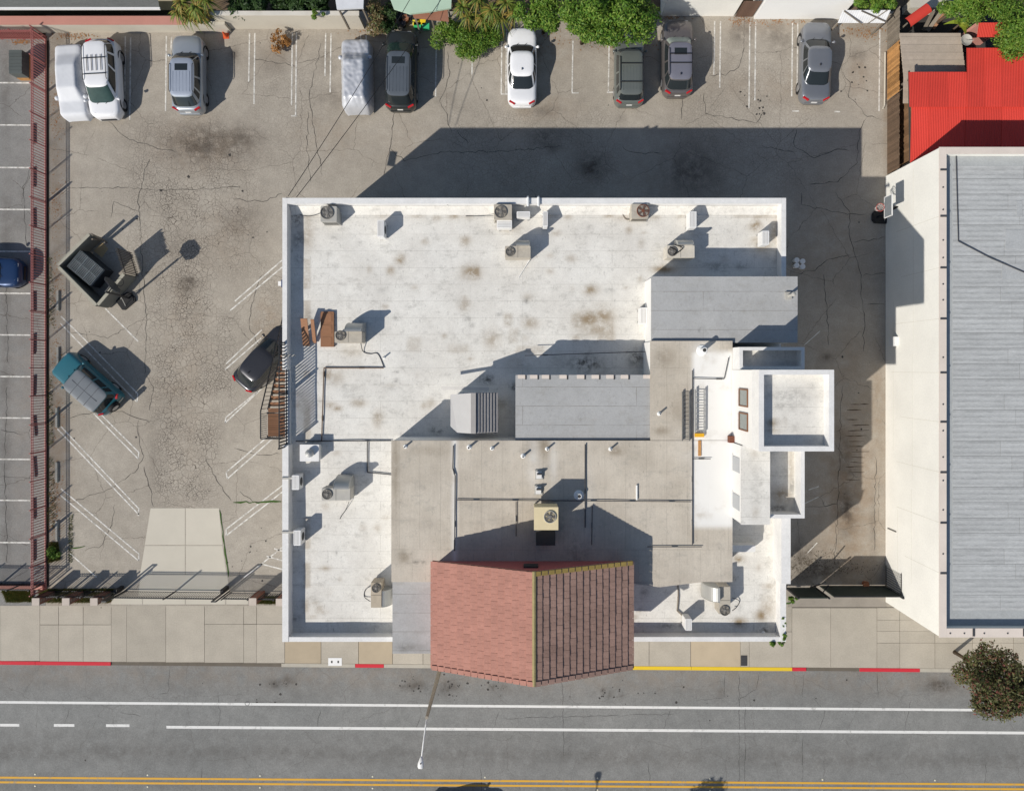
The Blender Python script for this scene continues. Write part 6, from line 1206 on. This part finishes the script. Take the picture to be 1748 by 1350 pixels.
vehicle('suv', 'grey-green SUV with its nose under the big tree', 'car', 1075, 113, 90, 4.55, 1.80, 1.72, (.155, .17, .158), BOX[:7]+(.45,), ('rails', 'bars', 'ribs'), metal=.3, rack=(.28, .75))
vehicle('suv', 'bronze-grey SUV with sunshade parked beside the cream garage', 'car', 1158, 97, 90, 4.55, 1.84, 1.66, (.17, .155, .15), SUV, ('rails', 'bars', 'sunroof', 'fin'), metal=.5, rack=(.3, .58), frontglass=mat('sunshade_glass', (.42, .47, .40), .12, .3, 4), roofm=mat('greyviolet_roof', (.21, .21, .25), .4, .06, 3, metal=.3))
vehicle('sedan', 'dark grey sedan parked alone at the far right', 'car', 1394, 105, 88.5, 4.85, 1.84, 1.45, (.24, .25, .27), SED, ('fin',), metal=.5)
vehicle('hatchback', 'blue car at the left edge, nose towards the pink fence', 'car', -30, 464, -1, 4.5, 1.82, 1.5, (.014, .04, .11), HAT, (), metal=.3)
vehicle('off_roader', 'boxy teal off-roader with grey roof and spare wheel', 'car', 143, 655, 139, 4.2, 1.80, 1.78, (.022, .12, .155), BOX, ('panels', 'spare'), roofm=M_TEALROOF)
vehicle('hatchback', 'dark charcoal car half under the outside stair', 'car', 452, 612, 48.5, 4.45, 1.80, 1.55, (.035, .036, .042), HAT, ('fin',), metal=.4)
vehicle('sedan', 'dark teal car passing on the road at the bottom edge', 'car', 776, 1404, 0, 4.4, 1.80, 1.45, (.02, .045, .055), SED, (), z0=-.12, group='cars on the road')
# cars under fabric covers
def covered(name, label, px, py, ang, L, W, H, st, m, wr=.012, mirrors=True, seed=1, sag=0):
    c = P(px, py, H*.6); t = thing(name, label, 'covered car', (c.x, c.y, 0), R(ang), 'cars under covers'); rr_ = np.random.RandomState(seed)
    nx, ny = 72, 34; u = np.linspace(0, 1, nx); v = np.linspace(-1, 1, ny); U, V_ = np.meshgrid(u, v, indexing='ij'); wb, wt_, rt, rb_, hz, bz, tz, box = st
    zc = np.interp(U, [0, .02, .06, wb, wt_, rt, rb_, .96, .985, 1], [.35, hz-.18, hz-.02, bz+.02, H, H-.02, tz+.06, tz, tz-.15, .35])
    belt = np.interp(U, [0, .02, .06, wb, .5, rb_, .96, .985, 1], [.3, hz-.2, hz-.06, bz-.02, bz, tz, tz-.05, tz-.2, .3])
    e = np.minimum(U, 1-U)*L; hwid = W/2*(1-(1-np.clip(e/.5, 0, 1))**2.4*.3)
    a = np.abs(V_); top_ = np.where(a < .62, zc, belt+(zc-belt)*np.clip((.86-a)/.24, 0, 1)**.8); z = np.where(a < .88, top_, .18+(belt-.18)*np.clip((1-a)/.12, 0, 1)**.55)
    for _ in range(3): z[1:-1, 1:-1] = (z[1:-1, 1:-1]*2+z[:-2, 1:-1]+z[2:, 1:-1]+z[1:-1, :-2]+z[1:-1, 2:])/6
    xx = L/2-U*L; yy = V_*hwid; yy = np.sign(V_)*hwid*np.where(a < .88, a/.88*.93, .93+.07*np.clip((a-.88)/.12, 0, 1))
    if sag: xx = xx; 
    wv = np.zeros_like(z)
    for _ in range(26):
        th = rr_.uniform(0, math.pi); f_ = rr_.uniform(3, 14); wv += rr_.uniform(.3, 1)*np.abs(np.sin((xx*math.cos(th)+yy*math.sin(th))*f_+rr_.uniform(0, 6)+1.5*np.sin(xx*2+rr_.uniform(0, 6))))/f_*4
    z = z+wr*(wv-wv.mean()); yy = yy*(1+.004*np.sin(xx*11)+.006*np.sin(xx*23+1))
    if mirrors: z = z
    me = bpy.data.meshes.new('cover'); i = np.arange(nx*ny).reshape(nx, ny); q = np.stack([i[:-1, :-1], i[:-1, 1:], i[1:, 1:], i[1:, :-1]], -1).reshape(-1, 4)
    me.from_pydata(np.stack([xx, yy, z], -1).reshape(-1, 3).tolist(), [], q[:, ::-1].tolist()); me.materials.append(m); me.polygons.foreach_set('use_smooth', [True]*len(me.polygons))
    o = bpy.data.objects.new('cover', me); COL.objects.link(o); o.parent = t
    for sy in (-1, 1): MB().lathe((L/2-(wb+.05)*L, sy*(W/2-.03), bz-.05), [(.09, -.05), (.14, .03), (.12, .10), (.04, .14)], 10).build('mirror_bulge', m, t, True, True)
    for fx in (.19, .8):
        for sy in (-1, 1): MB().tube([(L/2-fx*L, sy*(W/2-.28), .31), (L/2-fx*L, sy*(W/2-.08), .31)], .31, 16).build('tyre', M_TYRE, t, True, True)
covered('covered_suv', 'car under a wrinkled silver cover left of the dark minivan', 607, 126, 91, 4.55, 1.84, 1.68, SUV, mat('silver_cover', (.52, .53, .56), .42, .12, 2.5, .08, 30, spec=.5, metal=.25), .026, seed=3)
covered('covered_sedan', 'pale car under a tight white cover next to the white minivan', 121, 138, -86, 4.6, 1.78, 1.42, SED, mat('white_cover', (.60, .61, .63), .6, .1, 1.5, .06, 30), .003, seed=5)

# ---------------------------------------------------------------- trees and plants
def foliage(name, clumps, n, m, size, parent=None, slim=.45, droop=.0, seed=0, shell=.55, updir=.35):
    r_ = np.random.RandomState(seed); V = np.zeros((n, 4, 3)); C = np.zeros((n, 2)); w = np.array([c[3]*c[4]*c[5] for c in clumps])**.75; idx = r_.choice(len(clumps), n, p=w/w.sum())
    d = r_.normal(size=(n, 3)); d /= np.linalg.norm(d, axis=1)[:, None]; rad = shell+(1-shell)*r_.rand(n)**.6; rad = rad*(1+.12*r_.normal(size=n))
    cl = np.array([c[:3] for c in clumps])[idx]; rr_ = np.array([c[3:6] for c in clumps])[idx]; pos = cl+d*rr_*rad[:, None]
    nrm = d*.6+r_.normal(size=(n, 3))*.45; nrm[:, 2] += updir; nrm /= np.linalg.norm(nrm, axis=1)[:, None]
    a = np.cross(nrm, r_.normal(size=(n, 3))); a /= np.linalg.norm(a, axis=1)[:, None]; a[:, 2] -= droop; a /= np.linalg.norm(a, axis=1)[:, None]; b = np.cross(nrm, a); s = size*(.55+.9*r_.rand(n))[:, None]
    V[:, 0] = pos-a*s*.5; V[:, 1] = pos+b*s*slim*.5+a*s*.05; V[:, 2] = pos+a*s*.6; V[:, 3] = pos-b*s*slim*.5+a*s*.05
    C[:, 0] = np.clip(r_.rand(n)*.7+.3*r_.rand(len(clumps))[idx], 0, 1); C[:, 1] = r_.rand(n)
    me = bpy.data.meshes.new(name); me.vertices.add(4*n); me.vertices.foreach_set('co', V.ravel()); me.loops.add(4*n); me.loops.foreach_set('vertex_index', np.arange(4*n, dtype=np.int32)); me.polygons.add(n); me.polygons.foreach_set('loop_start', np.arange(0, 4*n, 4, dtype=np.int32)); me.update(calc_edges=True)
    me.materials.append(m); leafattr(me, np.repeat(C, 4, 0)); o = bpy.data.objects.new(name, me); COL.objects.link(o)
    if parent: o.parent = parent; o.location = -Vector(WL.get(parent.name, (0, 0, 0)))
    return o
M_BARK = mat('bark', (.10, .07, .045), .95, .35, 6, .25, 30, bump=.6)
def clumps_in(px, py, z, rx, ry, rz, n, seed, cr=(.35, .6)):
    r_ = random.Random(seed); out = []; k = (CAM_H-z)/F; c = P(px, py, z); rx, ry = rx*k, ry*k
    for _ in range(n):
        while 1:
            x, y, zz = r_.uniform(-1, 1), r_.uniform(-1, 1), r_.uniform(-.8, 1)
            if x*x+y*y+zz*zz < 1: break
        s = r_.uniform(*cr)*min(rx, ry); out.append((c.x+x*(rx-s*.6), c.y+y*(ry-s*.6), z+zz*rz, s, s, s*.8))
    return out
def tree(name, label, px, py, z, rx, ry, rz, n, m, size, nc=14, seed=1, cat='tree', trunk=True, cr=(.35, .6), slim=.45, droop=0., extra=None, group=None):
    c = P(px, py, z); t = thing(name, label, cat, (c.x, c.y, 0), 0, group); cl = clumps_in(px, py, z, rx, ry, rz, nc, seed, cr)
    if trunk:
        mb = MB(); k = (CAM_H-z)/F; h = z-rz*.4; mb.tube([(c.x, c.y, -.1), (c.x+.05, c.y+.03, h*.5), (c.x, c.y, h)], .13 if z > 2 else .05, 8, True, .08 if z > 2 else .03)
        for q in cl[:10]: mb.tube([(c.x, c.y, h*.75), ((c.x+q[0])/2, (c.y+q[1])/2, (h+q[2])/2+.1), q[:3]], .05 if z > 2 else .02, 5, True, .012)
        mb.build('trunk', M_BARK, t, True)
    foliage('crown', cl, n, m, size, t, slim, droop, seed)
    return t
L_BRIGHT = leafmat('leaf_bright', (.042, .115, .013), (.14, .265, .03), (.20, .29, .045)); L_DARK = leafmat('leaf_dark', (.018, .045, .012), (.05, .095, .025)); L_YEL = leafmat('leaf_yellow_green', (.075, .14, .018), (.20, .235, .045), (.30, .225, .055)); L_DRYV = leafmat('leaf_dry_vine', (.16, .11, .05), (.26, .20, .10), (.10, .13, .04)); L_RED = leafmat('leaf_bronze', (.055, .07, .024), (.17, .165, .065), (.20, .07, .055), .72); L_ORG = leafmat('leaf_dead_orange', (.30, .13, .035), (.45, .24, .08))
tree('broadleaf_tree', 'big bright green tree overhanging the grey-green SUV', 1062, 28, 3.6, 74, 48, 1.1, 17000, L_BRIGHT, .17, 34, 4, cr=(.3, .5)); tree('broadleaf_tree', 'bright green shrub tree above the white sedan', 930, 20, 2.6, 56, 30, .8, 7500, L_BRIGHT, .16, 14, 9); tree('broadleaf_tree', 'rounder green crown between the sedan and the grey-green SUV', 1000, 34, 3.0, 46, 36, .8, 7500, L_BRIGHT, .16, 12, 14)
tree('clipped_bush', 'dense clipped green bush spilling over the stall line', 795, 62, .9, 62, 40, .55, 14000, L_BRIGHT, .13, 34, 21, 'bush', True, (.24, .36), .38)
def spiky(name, label, px, py, z, heads, m, seed, L=.9, w=.07, n=60):
    r_ = random.Random(seed); c = P(px, py, z); t = thing(name, label, 'palm', (c.x, c.y, 0), 0, 'strap-leaved plants'); trk = MB(); V = []; Fc = []; C = []
    for hx, hy, hz in heads:
        h = P(hx, hy, hz); trk.tube([(c.x, c.y, -.1), ((c.x+h.x)/2, (c.y+h.y)/2, hz*.5), tuple(h)], .08, 7, True, .05)
        for i in range(n):
            a = r_.uniform(0, 6.283); el = r_.uniform(-.25, 1.15); l = L*r_.uniform(.6, 1.1); u = Vector((math.cos(a), math.sin(a), 0)); s = Vector((-u.y, u.x, 0))*w*r_.uniform(.6, 1.1)/2; cc = [r_.random(), r_.random()]; k0 = len(V)
            for q in range(5):
                f = q/4; p = h+u*(l*f*math.cos(el)*(1-.12*f))+Vector((0, 0, l*(f*math.sin(el)-.75*f*f))); ww = (1-f**2)*1.0+.05; V += [tuple(p-s*ww), tuple(p+s*ww)]; C += [cc, cc]
            Fc += [(k0+2*q, k0+2*q+1, k0+2*q+3, k0+2*q+2) for q in range(4)]
    trk.build('trunk', M_BARK, t, True); off = WL[t.name]; me = bpy.data.meshes.new('crown'); me.from_pydata([(x-off[0], y-off[1], z_-off[2]) for x, y, z_ in V], [], Fc); me.materials.append(m); leafattr(me, np.array(C)); o = bpy.data.objects.new('crown', me); COL.objects.link(o); o.parent = t; return t
spiky('strap_leaf_tree', 'yellow-green strap-leaved tree hanging over the tan wall', 328, 16, 2.6, [(310, 5, 2.6), (335, 12, 2.8), (350, 0, 2.9), (325, 28, 2.0), (342, 24, 2.2), (305, 20, 2.3)], L_YEL, 3, 1.0, .09, 75)
spiky('strap_leaf_tree', 'yellow-green strap-leaved palms above the clipped bush', 835, 10, 2.6, [(790, 12, 2.2), (815, 0, 2.6), (840, 18, 2.4), (865, 5, 2.6), (880, 22, 2.0), (800, 28, 1.7), (825, 30, 1.8), (855, 30, 1.9)], L_YEL, 5, 1.05, .09, 75)
for i, (x, y, rx, lb) in enumerate(((438, 8, 30, 'dark green tree right of the strap-leaved tree'), (405, 12, 26, 'dark green low tree beside the strap-leaved tree'), (480, 6, 26, 'dark green tree in the middle of the far garden'), (522, 8, 32, 'dark green tree left of the white shed'), (548, 10, 22, 'small dark shrub touching the white shed'))): tree('dark_tree', lb, x, y-3, 1.5, rx, 18, .7, 2600, L_DARK, .26, 9, 31+i, group='dark trees of the far garden')
tree('dry_vine', 'dry brown vine mound at the end of the pale wall', 640, 30, .9, 24, 34, .6, 2600, L_DRYV, .14, 14, 41, 'shrub', False); tree('leafy_vine', 'green vine at the right of the dry vine mound', 664, 34, 1.0, 15, 30, .5, 1300, L_DARK, .14, 9, 42, 'shrub', False); tree('dead_shrub', 'orange dead shrub on the asphalt by the pale wall', 474, 70, .45, 22, 20, .3, 620, L_ORG, .15, 9, 43, 'shrub', True, (.25, .4)); tree('small_shrub', 'small green shrub on top of the pale wall', 541, 24, 2.1, 16, 8, .25, 500, L_BRIGHT, .12, 5, 44, 'shrub', False)
tree('green_hedge', 'green hedge behind the white corrugated lean-to', 1498, 5, 2.2, 42, 16, .6, 3200, L_BRIGHT, .16, 12, 51, 'hedge'); tree('feathery_tree', 'feathery green tree above the small red roof', 1690, 8, 3.6, 62, 32, 1.0, 8500, L_BRIGHT, .15, 22, 52, slim=.3); tree('broadleaf_tree', 'leafy tree hanging over the red roof at the right edge', 1738, 55, 3.8, 36, 44, .9, 9000, L_BRIGHT, .14, 18, 53); tree('feathery_tree', 'light feathery tree left of the banana plant', 1638, 8, 3.0, 32, 24, .7, 2300, L_BRIGHT, .22, 11, 54, slim=.3)
spiky('banana_plant', 'yellow-green banana plant beside the back yard clutter', 1642, 40, 1.8, [(1640, 40, 1.9)], leafmat('leaf_banana', (.22, .30, .03), (.36, .36, .05)), 8, 1.25, .32, 9)
tree('bronze_leaf_tree', 'bronze and red leaved street tree at the lower right corner', 1707, 1164, 4.2, 74, 60, 1.2, 15000, L_RED, .15, 40, 61, 'tree', True, (.22, .40), .5); tree('street_tree', 'street tree beyond the lower edge, throwing leafy shade on the road', 1210-110, 1350+212, 4.5, 62, 30, 1.0, 1900, L_DARK, .2, 16, 62)
tree('corner_vine', 'green vine climbing the white building\'s street corner', 1338, 1072, 7.15, 5, 27, .2, 900, L_BRIGHT, .11, 16, 63, 'vine', False); tree('corner_vine', 'vine trailing along the front parapet by the corner', 1322, 1098, 7.15, 17, 5, .15, 700, L_BRIGHT, .11, 12, 64, 'vine', False); tree('gate_shrub', 'green shrub at the wall end of the alley gate', 1352, 1022, .8, 12, 6, .4, 600, L_BRIGHT, .12, 5, 65, 'shrub', False)
tree('fence_shrub', 'green shrub inside the street end of the pink fence', 92, 946, .4, 12, 14, .25, 900, L_BRIGHT, .1, 6, 66, 'shrub', False)
